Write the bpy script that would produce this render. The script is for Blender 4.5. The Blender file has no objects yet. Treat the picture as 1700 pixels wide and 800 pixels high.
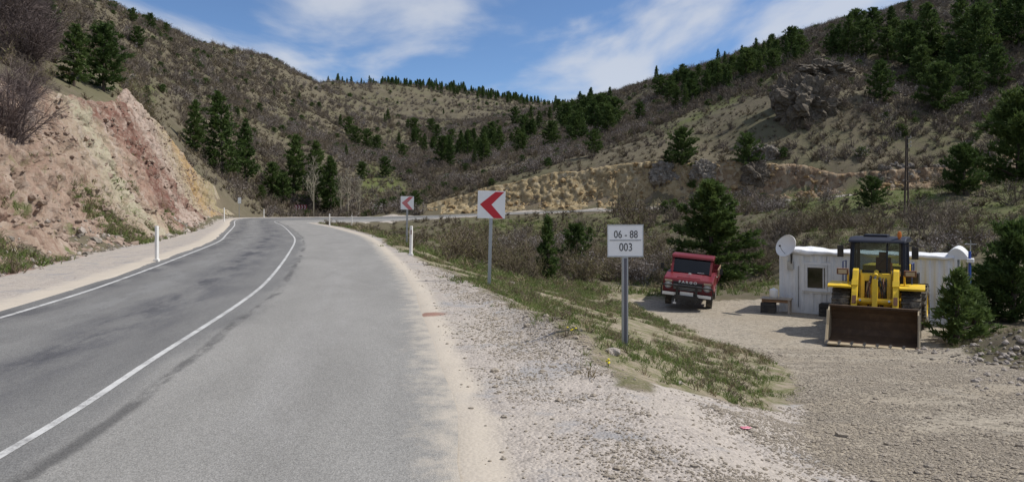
import bpy, bmesh, math, random
import numpy as np
from mathutils import Vector, Matrix, Euler
R = math.radians
random.seed(7); RNG = np.random.default_rng(11)
S = bpy.context.scene
COL = S.collection

# ------------------------------------------------------------------ camera
F, CX, HY, CAMZ = 1190.0, 850.0, 343.0, 1.65      # focal length and horizon row in photo pixels (1700 x 800)
cam_d = bpy.data.cameras.new('camera'); cam = bpy.data.objects.new('camera', cam_d); COL.objects.link(cam)
cam.location = (0, 0, CAMZ); cam.rotation_euler = (R(90), 0, 0)
cam_d.sensor_width = 36.0; cam_d.lens = 36.0 * F / 1700.0
cam_d.shift_y = (HY - 400.0) / 1700.0
cam_d.clip_start = 0.05; cam_d.clip_end = 6000
S.camera = cam
S.view_settings.view_transform = 'Standard'; S.view_settings.look = 'None'
S.view_settings.exposure = 0.0; S.view_settings.gamma = 1.0
S.view_settings.use_curve_mapping = False
S.cycles.use_denoising = True
S.cycles.max_bounces = 6; S.cycles.transparent_max_bounces = 12
S.cycles.diffuse_bounces = 3; S.cycles.glossy_bounces = 3; S.cycles.transmission_bounces = 4
S.cycles.sample_clamp_indirect = 4.0

# ------------------------------------------------------------------ sky and sun
SUN_AZ, SUN_EL = 84.0, 50.0                        # degrees clockwise from +Y, above the horizon
W = bpy.data.worlds.new('World'); S.world = W; W.use_nodes = True
wn = W.node_tree.nodes; wl = W.node_tree.links; wn.clear()
sky = wn.new('ShaderNodeTexSky'); sky.sky_type = 'NISHITA'; sky.sun_disc = False
sky.sun_elevation = R(SUN_EL); sky.sun_rotation = R(SUN_AZ)
sky.altitude = 900; sky.air_density = 0.85; sky.dust_density = 0.1; sky.ozone_density = 6.0
tc = wn.new('ShaderNodeTexCoord')
sep = wn.new('ShaderNodeSeparateXYZ'); wl.new(tc.outputs['Generated'], sep.inputs[0])
zc = wn.new('ShaderNodeMath'); zc.operation = 'MAXIMUM'; zc.inputs[1].default_value = 0.02; wl.new(sep.outputs[2], zc.inputs[0])
zo = wn.new('ShaderNodeMath'); zo.operation = 'ADD'; zo.inputs[1].default_value = 0.10; wl.new(zc.outputs[0], zo.inputs[0])
dx = wn.new('ShaderNodeMath'); dx.operation = 'DIVIDE'; wl.new(sep.outputs[0], dx.inputs[0]); wl.new(zo.outputs[0], dx.inputs[1])
dy = wn.new('ShaderNodeMath'); dy.operation = 'DIVIDE'; wl.new(sep.outputs[1], dy.inputs[0]); wl.new(zo.outputs[0], dy.inputs[1])
cmb = wn.new('ShaderNodeCombineXYZ'); wl.new(dx.outputs[0], cmb.inputs[0]); wl.new(dy.outputs[0], cmb.inputs[1])
mp = wn.new('ShaderNodeMapping'); mp.inputs['Location'].default_value = (4.62, 2.08, 0.0); mp.inputs['Scale'].default_value = (0.95, 0.50, 1); mp.inputs['Rotation'].default_value = (0, 0, R(18))
wl.new(cmb.outputs[0], mp.inputs[0])
n1 = wn.new('ShaderNodeTexNoise'); n1.inputs['Scale'].default_value = 1.25; n1.inputs['Detail'].default_value = 9; n1.inputs['Roughness'].default_value = 0.52; n1.inputs['Distortion'].default_value = 0.35
wl.new(mp.outputs[0], n1.inputs['Vector'])
cr = wn.new('ShaderNodeValToRGB'); cr.color_ramp.elements[0].position = 0.43; cr.color_ramp.elements[1].position = 0.60
cr.color_ramp.elements[0].color = (0.0, 0.0, 0.0, 1); cr.color_ramp.elements[1].color = (0.75, 0.75, 0.75, 1)
cr.color_ramp.interpolation = 'EASE'
wl.new(n1.outputs['Fac'], cr.inputs['Fac'])
mx = wn.new('ShaderNodeMix'); mx.data_type = 'RGBA'
wl.new(cr.outputs['Color'], mx.inputs['Factor']); wl.new(sky.outputs['Color'], mx.inputs['A'])
mx.inputs['B'].default_value = (5.4, 5.6, 6.0, 1)
bg = wn.new('ShaderNodeBackground'); bg.inputs['Strength'].default_value = 0.125
wl.new(mx.outputs['Result'], bg.inputs['Color'])
wo = wn.new('ShaderNodeOutputWorld'); wl.new(bg.outputs[0], wo.inputs[0])
sun_d = bpy.data.lights.new('sun', 'SUN'); sun_d.energy = 4.3; sun_d.angle = R(0.53); sun_d.color = (1.0, 0.955, 0.88)
sun = bpy.data.objects.new('sun', sun_d); COL.objects.link(sun); sun.location = (60, 20, 80)
sdir = Vector((math.cos(R(SUN_EL)) * math.sin(R(SUN_AZ)), math.cos(R(SUN_EL)) * math.cos(R(SUN_AZ)), math.sin(R(SUN_EL))))
sun.rotation_euler = sdir.to_track_quat('Z', 'Y').to_euler()

# ------------------------------------------------------------------ numpy noise
def _h(ix, iy, iz, seed):
    n = (ix.astype(np.int64) * 374761393 + iy.astype(np.int64) * 668265263 + iz.astype(np.int64) * 2147483647 + seed * 974634777) & 0xFFFFFFFF
    n = ((n ^ (n >> 13)) * 1274126177) & 0xFFFFFFFF
    n = ((n ^ (n >> 16)) * 2246822519) & 0xFFFFFFFF
    return ((n ^ (n >> 15)) & 0xFFFFFF) / float(0xFFFFFF)
def vnoise(x, y, z=None, seed=0):
    x = np.asarray(x, float); y = np.asarray(y, float); z = np.zeros_like(x) if z is None else np.asarray(z, float)
    ix, iy, iz = np.floor(x), np.floor(y), np.floor(z)
    fx, fy, fz = x - ix, y - iy, z - iz
    fx, fy, fz = [f * f * (3 - 2 * f) for f in (fx, fy, fz)]
    r = 0
    for a in (0, 1):
        wa = fx if a else 1 - fx
        for b in (0, 1):
            wb = fy if b else 1 - fy
            for c in (0, 1):
                wc = fz if c else 1 - fz
                r = r + wa * wb * wc * _h(ix + a, iy + b, iz + c, seed)
    return r * 2 - 1
def fbm(x, y, z=None, oct=4, seed=0, gain=0.5):
    t = 0; a = 1.0; s = 0
    for o in range(oct):
        f = 2.03 ** o
        t = t + a * vnoise(x * f, y * f, None if z is None else z * f, seed + o * 17); s += a; a *= gain
    return t / s
def cells(x, y, z, seed=0):                        # distance to the nearest cell centre and that cell's random value
    ix, iy, iz = np.floor(x), np.floor(y), np.floor(z)
    best = np.full(x.shape, 9.0); val = np.zeros(x.shape)
    for a in (-1, 0, 1):
        for b in (-1, 0, 1):
            for c in (-1, 0, 1):
                jx, jy, jz = ix + a, iy + b, iz + c
                d = (jx + _h(jx, jy, jz, seed) - x) ** 2 + (jy + _h(jx, jy, jz, seed + 1) - y) ** 2 + (jz + _h(jx, jy, jz, seed + 2) - z) ** 2
                m = d < best
                best = np.where(m, d, best); val = np.where(m, _h(jx, jy, jz, seed + 3), val)
    return np.sqrt(best), val
def sstep(a, b, x):
    t = np.clip((x - a) / (b - a), 0, 1); return t * t * (3 - 2 * t)

# ------------------------------------------------------------------ the lie of the land
def P(px, py, Z):                                  # photo pixel + distance -> point
    return ((px - CX) / F * Z, Z, CAMZ - (py - HY) / F * Z)
ctrl = [P(*a) for a in [
    # left hill: above the rock cut, flank, skyline
    (0, 130, 31), (60, 135, 40), (125, 140, 48), (200, 148, 57), (205, 140, 64), (190, 125, 72), (225, 175, 62), (262, 216, 70), (270, 212, 76), (330, 286, 87), (385, 331, 95), (430, 338, 112), (400, 300, 120), (370, 285, 112), (300, 240, 96), (340, 280, 100),
    (0, 40, 62), (60, 60, 64), (150, 95, 85), (150, 50, 120), (160, 2, 180), (0, -70, 115), (-250, -40, 55), (-250, -200, 110),
    (260, 190, 100), (250, 120, 150), (258, 36, 230), (340, 250, 112), (350, 180, 170), (350, 76, 280),
    (450, 290, 130), (450, 240, 165), (450, 195, 215), (450, 107, 350), (540, 320, 135), (550, 250, 190), (550, 200, 275), (550, 138, 500),
    # valley and far ridge
    (640, 325, 145), (700, 305, 165), (700, 250, 260), (700, 200, 430), (610, 145, 640), (700, 149, 670), (800, 158, 670), (880, 172, 660), (960, 180, 680), (620, 200, 380),
    # right hill
    (750, 318, 125), (830, 306, 119), (900, 296, 117), (1000, 286, 114), (1100, 279, 112), (1220, 276, 108),
    (830, 275, 170), (880, 235, 230), (920, 184, 400), (1000, 250, 145), (1000, 205, 220), (1000, 164, 330),
    (1100, 230, 132), (1100, 180, 190), (1100, 130, 280), (1200, 245, 122), (1200, 165, 155), (1200, 100, 240),
    (1300, 215, 120), (1300, 132, 150), (1300, 74, 215), (1400, 165, 122), (1400, 110, 150), (1400, 56, 195),
    (1500, 248, 112), (1500, 150, 145), (1400, 285, 106), (1500, 279, 105), (1600, 276, 104), (1700, 272, 102), (1500, 70, 165), (1500, 17, 200), (1600, 245, 110), (1600, 130, 140), (1620, 20, 170), (1700, 140, 130), (1720, -20, 165),
    (1950, -100, 170), (2000, 150, 90), (2100, 320, 45),
    # terrace and field behind the yard
    (1290, 322, 84), (1400, 318, 78), (1400, 352, 62), (1500, 312, 76), (1500, 360, 58), (1560, 300, 80), (1600, 345, 58), (1690, 305, 72), (1690, 370, 46), (1800, 330, 55),
    (1300, 400, 46), (1420, 395, 44), (1540, 398, 42), (1660, 400, 40), (1250, 345, 80),
]] + [
    # gully and bank (x, y, z)
    (-0.5, 16.2, -0.12), (1.4, 9.0, -0.06), (3.2, 10, -0.95), (2.0, 6.2, -.28), (2.6, 8, -.66), (1.2, 6.4, -.08), (3.0, 5, -.26), (1.3, 4, -.06), (4.8, 14.5, -1.45), (5.4, 20, -2.1), (5.0, 26, -2.3), (2, 20, -1.05), (1.2, 14, -0.55), (0.5, 27, -1.4), (-4.2, 26, -0.15), (-3.5, 34, -1.0),
    (-4.6, 32.5, -0.1), (-8.2, 42, -0.25), (-2, 45, -2.2), (6, 38, -2.7), (8, 46, -3.0), (14, 42, -2.7), (-8, 58, -1.8), (4, 60, -3.2), (18, 56, -2.6), (-12, 75, -1.4), (0, 78, -3.0), (18, 78, -1.4), (-10, 92, -1.6), (4, 94, -1.4), (24, 90, 0.2), (40, 86, 2.2),
    (10, 30, -2.55), (15, 24, -2.6), (20, 28, -2.6), (18, 34, -2.4), (12, 34, -2.5), (9, 20, -2.45), (16, 18, -2.3), (20, 20, -1.8), (26, 26, -1.2), (12, 8, -0.6), (18, 6, 0.2), (14, 14, -1.5),
    # behind and beside the camera
    (2, 0, -0.05), (6, 0, -0.1), (2, -20, -0.1), (14, -20, -1), (40, -20, 2), (40, 8, 4), (80, 20, 18), (120, -20, 30), (-3, -20, 0), (-20, -20, 5), (-20, 6, 6), (-24, 20, 8), (-60, -20, 30), (-70, 30, 36), (-120, 60, 60),
    # far sides of the ridges
    (-150, 260, 50), (-170, 420, 62), (-250, 120, 70), (-300, 350, 75), (-150, 620, 95), (0, 850, 95), (-250, 850, 90), (200, 850, 75), (120, 480, 46), (200, 330, 52), (250, 230, 56), (300, 120, 60), (350, 400, 52), (300, 650, 70),
]
ctrl = np.array(ctrl)
def _U(r2): return 0.5 * r2 * np.log(r2 + 1e-9)
_cx, _cy = ctrl[:, 0] / 100, ctrl[:, 1] / 100
_n = len(ctrl)
_A = np.zeros((_n + 3, _n + 3))
_A[:_n, :_n] = _U((_cx[:, None] - _cx) ** 2 + (_cy[:, None] - _cy) ** 2) + np.eye(_n) * 1e-4
_A[:_n, _n:] = np.c_[np.ones(_n), _cx, _cy]; _A[_n:, :_n] = _A[:_n, _n:].T
_wts = np.linalg.solve(_A, np.r_[ctrl[:, 2], 0, 0, 0])
def natural(x, y):
    x = np.asarray(x, float) / 100; y = np.asarray(y, float) / 100
    r = _wts[_n] + _wts[_n + 1] * x + _wts[_n + 2] * y
    for i in range(_n):
        r = r + _wts[i] * _U((x - _cx[i]) ** 2 + (y - _cy[i]) ** 2)
    return r

# ------------------------------------------------------------------ the road in plan: centre line (x, y, z, crossfall, right half, left half)
RP = np.array([
    (-1.7, -22, 0, .0, 3.1, 3.5), (-2.5, -8, 0, .0, 3.1, 3.5), (-3.0, 0, 0, .0, 3.05, 3.5), (-3.39, 4.74, 0, .0, 3.05, 3.5), (-3.92, 7.95, 0, 0, 3.05, 3.5),
    (-4.7, 12.5, 0, 0, 3.05, 3.55), (-5.6, 16.6, 0, 0, 3.1, 3.6), (-7.8, 25, 0, 0, 3.3, 3.7), (-10.6, 35, 0, 0, 3.6, 3.8), (-13.4, 43.5, 0, -.005, 3.8, 4.0), (-19.5, 61, 0, -.02, 3.8, 4.2),
    (-24.4, 74, 0, -.04, 3.8, 4.3), (-27.7, 84, -.05, -.06, 3.9, 4.3), (-29.2, 92, -.1, -.07, 4.0, 4.3), (-28.3, 99.5, -.2, -.07, 4.0, 4.3), (-24, 106, -.25, -.07, 4.0, 4.2), (-16, 109.5, -.1, -.06, 4.0, 4.0),
    (-6, 110, .35, -.04, 3.8, 3.9), (6, 108.5, .85, -.03, 3.7, 3.8), (20, 105.5, 1.35, -.02, 3.7, 3.8), (36, 101, 2.3, 0, 3.7, 3.8), (55, 97.5, 3.8, 0, 3.7, 3.8), (80, 98, 4.8, 0, 3.7, 3.8), (110, 104, 6.4, 0, 3.7, 3.8)])
def catmull(pts, step):
    out = []
    n = len(pts)
    for i in range(n - 1):
        p0, p1, p2, p3 = pts[max(i - 1, 0)], pts[i], pts[i + 1], pts[min(i + 2, n - 1)]
        k = max(2, int(np.hypot(*(p2 - p1)[:2]) / step))
        for j in range(k):
            t = j / k
            out.append(0.5 * ((2 * p1) + (-p0 + p2) * t + (2 * p0 - 5 * p1 + 4 * p2 - p3) * t * t + (-p0 + 3 * p1 - 3 * p2 + p3) * t ** 3))
    out.append(pts[-1]); return np.array(out)
RP[:, 3] *= -1                                     # bank the bend: outer edge high
RD = catmull(RP, 0.5)
_t = np.gradient(RD[:, :2], axis=0); _t /= np.linalg.norm(_t, axis=1)[:, None]
RN = np.c_[_t[:, 1], -_t[:, 0]]                    # to the right of travel
RS = np.r_[0, np.cumsum(np.linalg.norm(np.diff(RD[:, :2], axis=0), axis=1))]
def road_coords(x, y):                             # lateral offset (right positive), index along the road
    x = np.ravel(x); y = np.ravel(y)
    lat = np.full(x.shape, 999.0); idx = np.zeros(x.shape)
    near = np.where((y < 170) & (x > -110) & (x < 130))[0]
    for c in np.array_split(near, max(1, len(near) // 15000)):
        d2 = (x[c, None] - RD[None, ::2, 0]) ** 2 + (y[c, None] - RD[None, ::2, 1]) ** 2
        i = np.minimum(np.argmin(d2, 1) * 2, len(RD) - 1)
        ex, ey = x[c] - RD[i, 0], y[c] - RD[i, 1]
        al = ex * _t[i, 0] + ey * _t[i, 1]
        la = ex * RN[i, 0] + ey * RN[i, 1]
        lat[c] = np.where(np.abs(al) > 3, np.hypot(ex, ey) * np.sign(la), la)
        idx[c] = np.clip(i + al / 0.5, 0, len(RD) - 1)
    return lat, idx
def rcol(idx, k): return np.interp(idx, np.arange(len(RD)), RD[:, k])

def track(x, y):                                   # gravel ramp and yard surface
    t = np.interp(y, [-30, 2, 5, 12, 18, 22, 40], [-.06, -.06, -.24, -1.25, -2.24, -2.66, -2.66])
    return t + 0.05 * np.clip(x - 14, 0, 4) * np.clip(1 - y / 14, 0, 1)
BANK = np.array([(-30, 1.2), (2.0, 1.2), (4.5, 1.5), (6, 1.9), (7.5, 2.5), (10, 3.3), (12.5, 4.4), (15, 5.2), (18, 5.5), (23, 5.35), (28, 4.9), (32, 4.6), (60, 4.6)])   # y, x of the bank's foot
def yard_mask(x, y):                               # 1 inside the gravel yard
    left = np.interp(y, BANK[:, 0], BANK[:, 1]) + 0.25 * vnoise(x * .9, y * .9, seed=5)
    right = np.interp(y, [-30, 0, 8, 14, 18, 22, 26, 30, 40], [30, 14, 10.5, 11.0, 12.2, 13.6, 17.5, 21, 21])
    a = sstep(0.0, 1.1, x - left); b = sstep(0.0, 1.0, right - x); c = sstep(33.5, 31.5, y + 0 * x)
    return a * b * c
CUTN = [None]
def height(x, y):
    x = np.asarray(x, float); y = np.asarray(y, float); sh = x.shape
    x = x.ravel(); y = y.ravel()
    r = np.hypot(x, y)
    z = natural(x, y)
    amp = np.interp(r, [0, 25, 60, 150, 400, 900], [.05, .10, .5, 1.3, 2.6, 4])
    z = z + amp * fbm(x / 22, y / 22, oct=3, seed=3) + amp * .5 * fbm(x / 7, y / 7, oct=3, seed=9)
    bank = sstep(40, 25, r)
    z = z + bank * .10 * fbm(x / 1.3, y / 1.3, oct=3, seed=21)
    ym = yard_mask(x, y)
    tz = track(x, y) + .035 * fbm(x / 2.2, y / 2.2, oct=3, seed=31)
    z = z * (1 - ym) + tz * ym
    z = z + (.75 * np.exp(-((x - 13.7) / 1.25) ** 2 - ((y - 19.3) / 1.1) ** 2) + .35 * np.exp(-((x - 12.2) / .9) ** 2 - ((y - 16) / .9) ** 2)) * (1 + .25 * fbm(x / .6, y / .6, oct=3, seed=51))   # spoil heaps
    lat, idx = road_coords(x, y)
    zr = rcol(idx, 2) + rcol(idx, 3) * -lat
    hr, hl = rcol(idx, 4), rcol(idx, 5)
    over = np.where(lat > 0, lat - hr, -lat - hl)   # metres beyond the asphalt edge
    zs = np.clip(over, 0, 3) * -0.015
    shr = np.interp(idx, [0, 40, 60, 75, 100, 160, 999], [2.2, 1.9, 1.1, .8, .6, .8, 1.0]); shl = np.interp(idx, [0, 60, 100, 150, 999], [2.2, 2.4, 3.0, 1.5, 1.4])
    d = np.maximum(over - np.where(lat > 0, shr, shl), 0)
    sl = np.interp(idx, [0, 130, 160, 232, 248, 270, 290, 335], [1.9, 1.9, 2.4, 2.4, .8, .8, 1.8, 1.8])
    sl = np.where(idx > 335, np.interp(idx, [335, 365], [1.8, 3.2]), sl)
    cutl = np.interp(d, [0, .5, 2.2], [-.12, .10, 1.2]) + np.maximum(d - 2.2, 0) * sl
    hi = zr + np.where(lat > 0, np.where((idx > 90) & (d < 25), -.10 * np.minimum(d, 12), d * 1.0), cutl)
    lo = zr + zs - .1 * 0 - np.where(lat > 0, .30 * d, .45 * d)
    lo = np.where(lat > 0, np.where(ym > .02, -99, lo), lo)
    nz = np.minimum(np.maximum(z, lo), hi)
    CUTN[0] = np.where((lat < 0) & (over < 60), z - hi, -9).reshape(sh)   # metres the cut takes off the natural slope
    k = sstep(0.0, .8, d)                           # shoulder itself follows the road
    sh_z = zr + zs + .02 * fbm(x / .8, y / .8, oct=2, seed=41)
    nz = np.where(over < 300, sh_z * (1 - k) + nz * k, z)
    nz = np.where(over < 0.0, zr - .09 * sstep(0, -.25, over), nz)
    return nz.reshape(sh), lat.reshape(sh), idx.reshape(sh), over.reshape(sh), ym.reshape(sh)

def graded(lo, hi, a, b, fine, grow, cap):
    right = [b]; st = fine
    while right[-1] < hi: st = min(st * grow, cap); right.append(right[-1] + st)
    left = [a]; st = fine
    while left[-1] > lo: st = min(st * grow, cap); left.append(left[-1] - st)
    return np.r_[left[::-1], np.arange(a + fine, b - fine * .5, fine), right]
GX = graded(-480, 480, -14, 20, .16, 1.035, 5.0)
GY = graded(-40, 950, 3.5, 34, .16, 1.022, 5.0)
MX, MY = np.meshgrid(GX, GY)
GZ, GLAT, GIDX, GOVER, GYARD = height(MX, MY); GCUT = CUTN[0]
def ground(x, y):                                  # bilinear on the terrain grid
    x = np.asarray(x, float); y = np.asarray(y, float)
    i = np.clip(np.searchsorted(GX, x) - 1, 0, len(GX) - 2); j = np.clip(np.searchsorted(GY, y) - 1, 0, len(GY) - 2)
    u = (x - GX[i]) / (GX[i + 1] - GX[i]); v = (y - GY[j]) / (GY[j + 1] - GY[j])
    return GZ[j, i] * (1 - u) * (1 - v) + GZ[j, i + 1] * u * (1 - v) + GZ[j + 1, i] * (1 - u) * v + GZ[j + 1, i + 1] * u * v
_zs = np.r_[np.arange(3.5, 60, .1), np.arange(60, 200, .4), np.arange(200, 900, 2)]
def hit(px, py, zmin=3.5, zmax=900):               # where the ray through a photo pixel meets the ground
    zs = _zs[(_zs >= zmin) & (_zs <= zmax)]
    x = (px - CX) / F * zs; rz = CAMZ - (py - HY) / F * zs
    g = ground(x, zs); b = np.where(g >= rz)[0]
    k = b[0] if len(b) else len(zs) - 1
    return float(x[k]), float(zs[k]), float(g[k])
def proj(x, y, z): return CX + F * x / y, HY + F * (CAMZ - z) / y

# ------------------------------------------------------------------ material helpers
def srgb(r, g, b):
    f = lambda c: (c / 255 / 12.92) if c / 255 <= .04045 else ((c / 255 + .055) / 1.055) ** 2.4
    return (f(r), f(g), f(b), 1)
class NT:
    def __init__(s, name):
        s.m = bpy.data.materials.new(name); s.m.use_nodes = True
        s.n = s.m.node_tree.nodes; s.l = s.m.node_tree.links
        s.b = s.n['Principled BSDF']; s.o = s.n['Material Output']
    def new(s, t, **kw):
        nd = s.n.new(t)
        for k, v in kw.items(): setattr(nd, k, v)
        return nd
    def put(s, nd, key, v):
        sk = nd.inputs[key]
        if isinstance(v, bpy.types.NodeSocket): s.l.new(v, sk)
        else: sk.default_value = v
    def coord(s, kind='Object'):
        if kind == 'Position': return s.new('ShaderNodeNewGeometry').outputs['Position']
        return s.new('ShaderNodeTexCoord').outputs[kind]
    def noise(s, vec, scale, detail=4, rough=.55, dist=0, out='Fac'):
        nd = s.new('ShaderNodeTexNoise'); s.put(nd, 'Vector', vec); s.put(nd, 'Scale', scale); s.put(nd, 'Detail', detail); s.put(nd, 'Roughness', rough); s.put(nd, 'Distortion', dist)
        return nd.outputs[out]
    def voro(s, vec, scale, out='Distance', feature='F1', rnd=1.0):
        nd = s.new('ShaderNodeTexVoronoi'); nd.feature = feature; s.put(nd, 'Vector', vec); s.put(nd, 'Scale', scale); s.put(nd, 'Randomness', rnd)
        return nd.outputs[out]
    def math(s, op, a, b=0.0, clamp=False):
        nd = s.new('ShaderNodeMath'); nd.operation = op; nd.use_clamp = clamp; s.put(nd, 0, a); s.put(nd, 1, b); return nd.outputs[0]
    def mix(s, f, a, b, mode='MIX'):
        nd = s.new('ShaderNodeMix'); nd.data_type = 'RGBA'; nd.blend_type = mode
        s.put(nd, 'Factor', f); s.put(nd, 'A', a); s.put(nd, 'B', b); return nd.outputs['Result']
    def ramp(s, f, stops, interp='LINEAR'):
        nd = s.new('ShaderNodeValToRGB'); s.put(nd, 'Fac', f); e = nd.color_ramp.elements; nd.color_ramp.interpolation = interp
        while len(e) < len(stops): e.new(.5)
        for q, (p, c) in zip(e, stops):
            q.position = p; q.color = c if not isinstance(c, (int, float)) else (c, c, c, 1)
        return nd.outputs['Color']
    def edge(s, f, a, b):                           # smooth 0..1 between a and b
        nd = s.new('ShaderNodeMapRange'); nd.interpolation_type = 'SMOOTHSTEP'; s.put(nd, 'Value', f); s.put(nd, 'From Min', a); s.put(nd, 'From Max', b); return nd.outputs[0]
    def attr(s, name, out='Fac'):
        return s.new('ShaderNodeAttribute', attribute_name=name).outputs[out]
    def rnd(s): return s.new('ShaderNodeObjectInfo').outputs['Random']
    def bump(s, h, strength=.5, dist=.02):
        nd = s.new('ShaderNodeBump'); s.put(nd, 'Height', h); s.put(nd, 'Strength', strength); s.put(nd, 'Distance', dist); s.l.new(nd.outputs[0], s.b.inputs['Normal'])
    def done(s, col, rough=.8, metal=0, spec=.5):
        s.put(s.b, 'Base Color', col); s.put(s.b, 'Roughness', rough); s.put(s.b, 'Metallic', metal); s.put(s.b, 'Specular IOR Level', spec)
        return s.m
M = {}
def paint(name, col, rough=.5, metal=0, dirt=.25, dirt_col=(.22, .18, .13, 1), scale=3.0, spec=.5, bump=0):
    t = NT(name); c = t.coord('Object')
    n = t.noise(c, scale, 6, .6); f = t.edge(n, .42, .72)
    n2 = t.noise(c, scale * 9, 3, .6)
    f = t.math('MULTIPLY', f, dirt); f2 = t.math('MULTIPLY', t.edge(n2, .5, .75), dirt * .5)
    k = t.mix(t.math('ADD', f, f2, True), col, dirt_col)
    rg = t.math('ADD', t.math('MULTIPLY', n2, .3), rough - .15, True)
    if bump: t.bump(n2, bump, .01)
    M[name] = t.done(k, rg, metal, spec); return M[name]
C4 = lambda r, g, b: (r, g, b, 1)

paint('sign_white', C4(.88, .89, .90), .45, 0, .12, C4(.55, .53, .50)); paint('sign_red', C4(.55, .015, .03), .45, 0, .12, C4(.3, .05, .05))
paint('sign_red_faded', C4(.60, .17, .18), .55, 0, .3, C4(.62, .42, .42)); paint('sign_black', C4(.03, .03, .035), .5, 0, .3, C4(.2, .2, .2))
paint('galvanised', C4(.40, .42, .44), .42, .75, .3, C4(.25, .24, .22), 6); paint('post_dark', C4(.12, .12, .15), .45, .5, .3, C4(.2, .18, .18), 6)
paint('sign_back', C4(.50, .52, .54), .45, .6, .3); paint('post_white', C4(.80, .79, .76), .5, 0, .25, C4(.5, .44, .36), 5)
paint('reflector', C4(.10, .012, .015), .3); paint('board_red', C4(.22, .03, .05), .6, 0, .3); paint('board_pale', C4(.72, .60, .62), .6, 0, .35)
paint('loader_yellow', C4(.84, .56, .025), .45, 0, .30, C4(.36, .25, .07), 3.5); paint('rust_dark', C4(.085, .052, .031), .75, .1, .6, C4(.17, .105, .06), 4)
paint('worn_edge', C4(.46, .38, .26), .6, .2, .4, C4(.25, .18, .1), 5); paint('tyre', C4(.055, .050, .044), .9, 0, .95, C4(.30, .255, .19), 4, bump=.4)
paint('cab_navy', C4(.007, .010, .024), .55, 0, .10, C4(.10, .09, .08)); paint('black_steel', C4(.018, .018, .02), .55, .1, .4, C4(.12, .10, .08)); paint('hose', C4(.012, .012, .012), .6)
paint('chrome_rod', C4(.6, .6, .6), .2, 1, .1); paint('rail_blue', C4(.03, .07, .28), .45, 0, .25); paint('lamp_amber', C4(.6, .16, .01), .3, 0, .2); paint('orange', C4(.65, .17, .03), .5, 0, .2)
paint('seat_dark', C4(.03, .025, .025), .9); paint('red_cloth', C4(.14, .035, .03), .9)
paint('truck_red', C4(.15, .006, .011), .42, 0, .22, C4(.13, .05, .04), 2.2); paint('truck_black', C4(.012, .012, .013), .5, 0, .3, C4(.08, .07, .06)); paint('bumper_white', C4(.70, .70, .69), .4, 0, .25)
paint('grille_grey', C4(.32, .32, .33), .4, .5, .3); paint('lamp_lens', C4(.55, .55, .52), .12, 0, .1, spec=.8); paint('wood_board', C4(.28, .17, .10), .8, 0, .4, C4(.12, .08, .05), 5)
paint('wheel_white', C4(.62, .60, .57), .5, 0, .45); paint('container_grey', C4(.80, .815, .83), .5, 0, .2, C4(.36, .34, .32), 1.2); paint('container_white', C4(.80, .81, .82), .5, 0, .15, C4(.5, .48, .45), 2)
paint('window_frame', C4(.72, .73, .74), .5, 0, .2); paint('plastic_white', C4(.82, .82, .82), .4, 0, .1, C4(.6, .58, .55)); paint('dish', C4(.84, .845, .85), .4, 0, .18, C4(.5, .48, .45))
paint('pole_wood', C4(.075, .055, .045), .9, 0, .5, C4(.14, .12, .10), 5); paint('cable', C4(.02, .02, .02), .6); paint('ceramic', C4(.5, .47, .43), .3); paint('crate_dark', C4(.03, .03, .032), .7, 0, .3)
paint('rust_pipe', C4(.14, .06, .03), .8); paint('blue_paint', C4(.03, .09, .40), .5, 0, .3)

def fabric_tarp():
    t = NT('tarp'); c = t.coord('Object'); n = t.noise(c, 2.2, 6, .6, .6)
    t.bump(n, .6, .12); M['tarp'] = t.done(t.mix(t.edge(n, .55, .8), C4(.82, .82, .83), C4(.55, .52, .48)), .5)
fabric_tarp()
def glass(name, tint, alpha):
    t = NT(name); tr = t.new('ShaderNodeBsdfTransparent'); t.put(tr, 'Color', tint)
    gl = t.new('ShaderNodeBsdfGlossy'); t.put(gl, 'Roughness', .06); t.put(gl, 'Color', (.9, .9, .9, 1))
    fr = t.new('ShaderNodeFresnel'); t.put(fr, 'IOR', 1.5)
    f = t.math('ADD', fr.outputs[0], alpha, True)
    ms = t.new('ShaderNodeMixShader'); t.put(ms, 0, f); t.l.new(tr.outputs[0], ms.inputs[1]); t.l.new(gl.outputs[0], ms.inputs[2])
    t.l.new(ms.outputs[0], t.o.inputs['Surface']); M[name] = t.m
glass('cab_glass', (.48, .56, .56, 1), .05); glass('dark_glass', (.07, .08, .09, 1), .015)

def gravel_col(t, c, pale, mid, dark, s=1.0):       # stony ground: colour and height
    v = t.voro(c, 38 * s, 'Color'); vd = t.voro(c, 38 * s); v2 = t.voro(c, 13 * s, 'Color')
    g = t.new('ShaderNodeRGBToBW'); t.l.new(v, g.inputs[0]); g2 = t.new('ShaderNodeRGBToBW'); t.l.new(v2, g2.inputs[0])
    k = t.ramp(g.outputs[0], [(0, dark), (.30, mid), (.62, pale), (1, pale)])
    k2 = t.ramp(g2.outputs[0], [(0, dark), (.35, mid), (.8, pale)])
    k = t.mix(.35, k, k2)
    return k, t.math('SUBTRACT', 1.0, vd)

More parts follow.
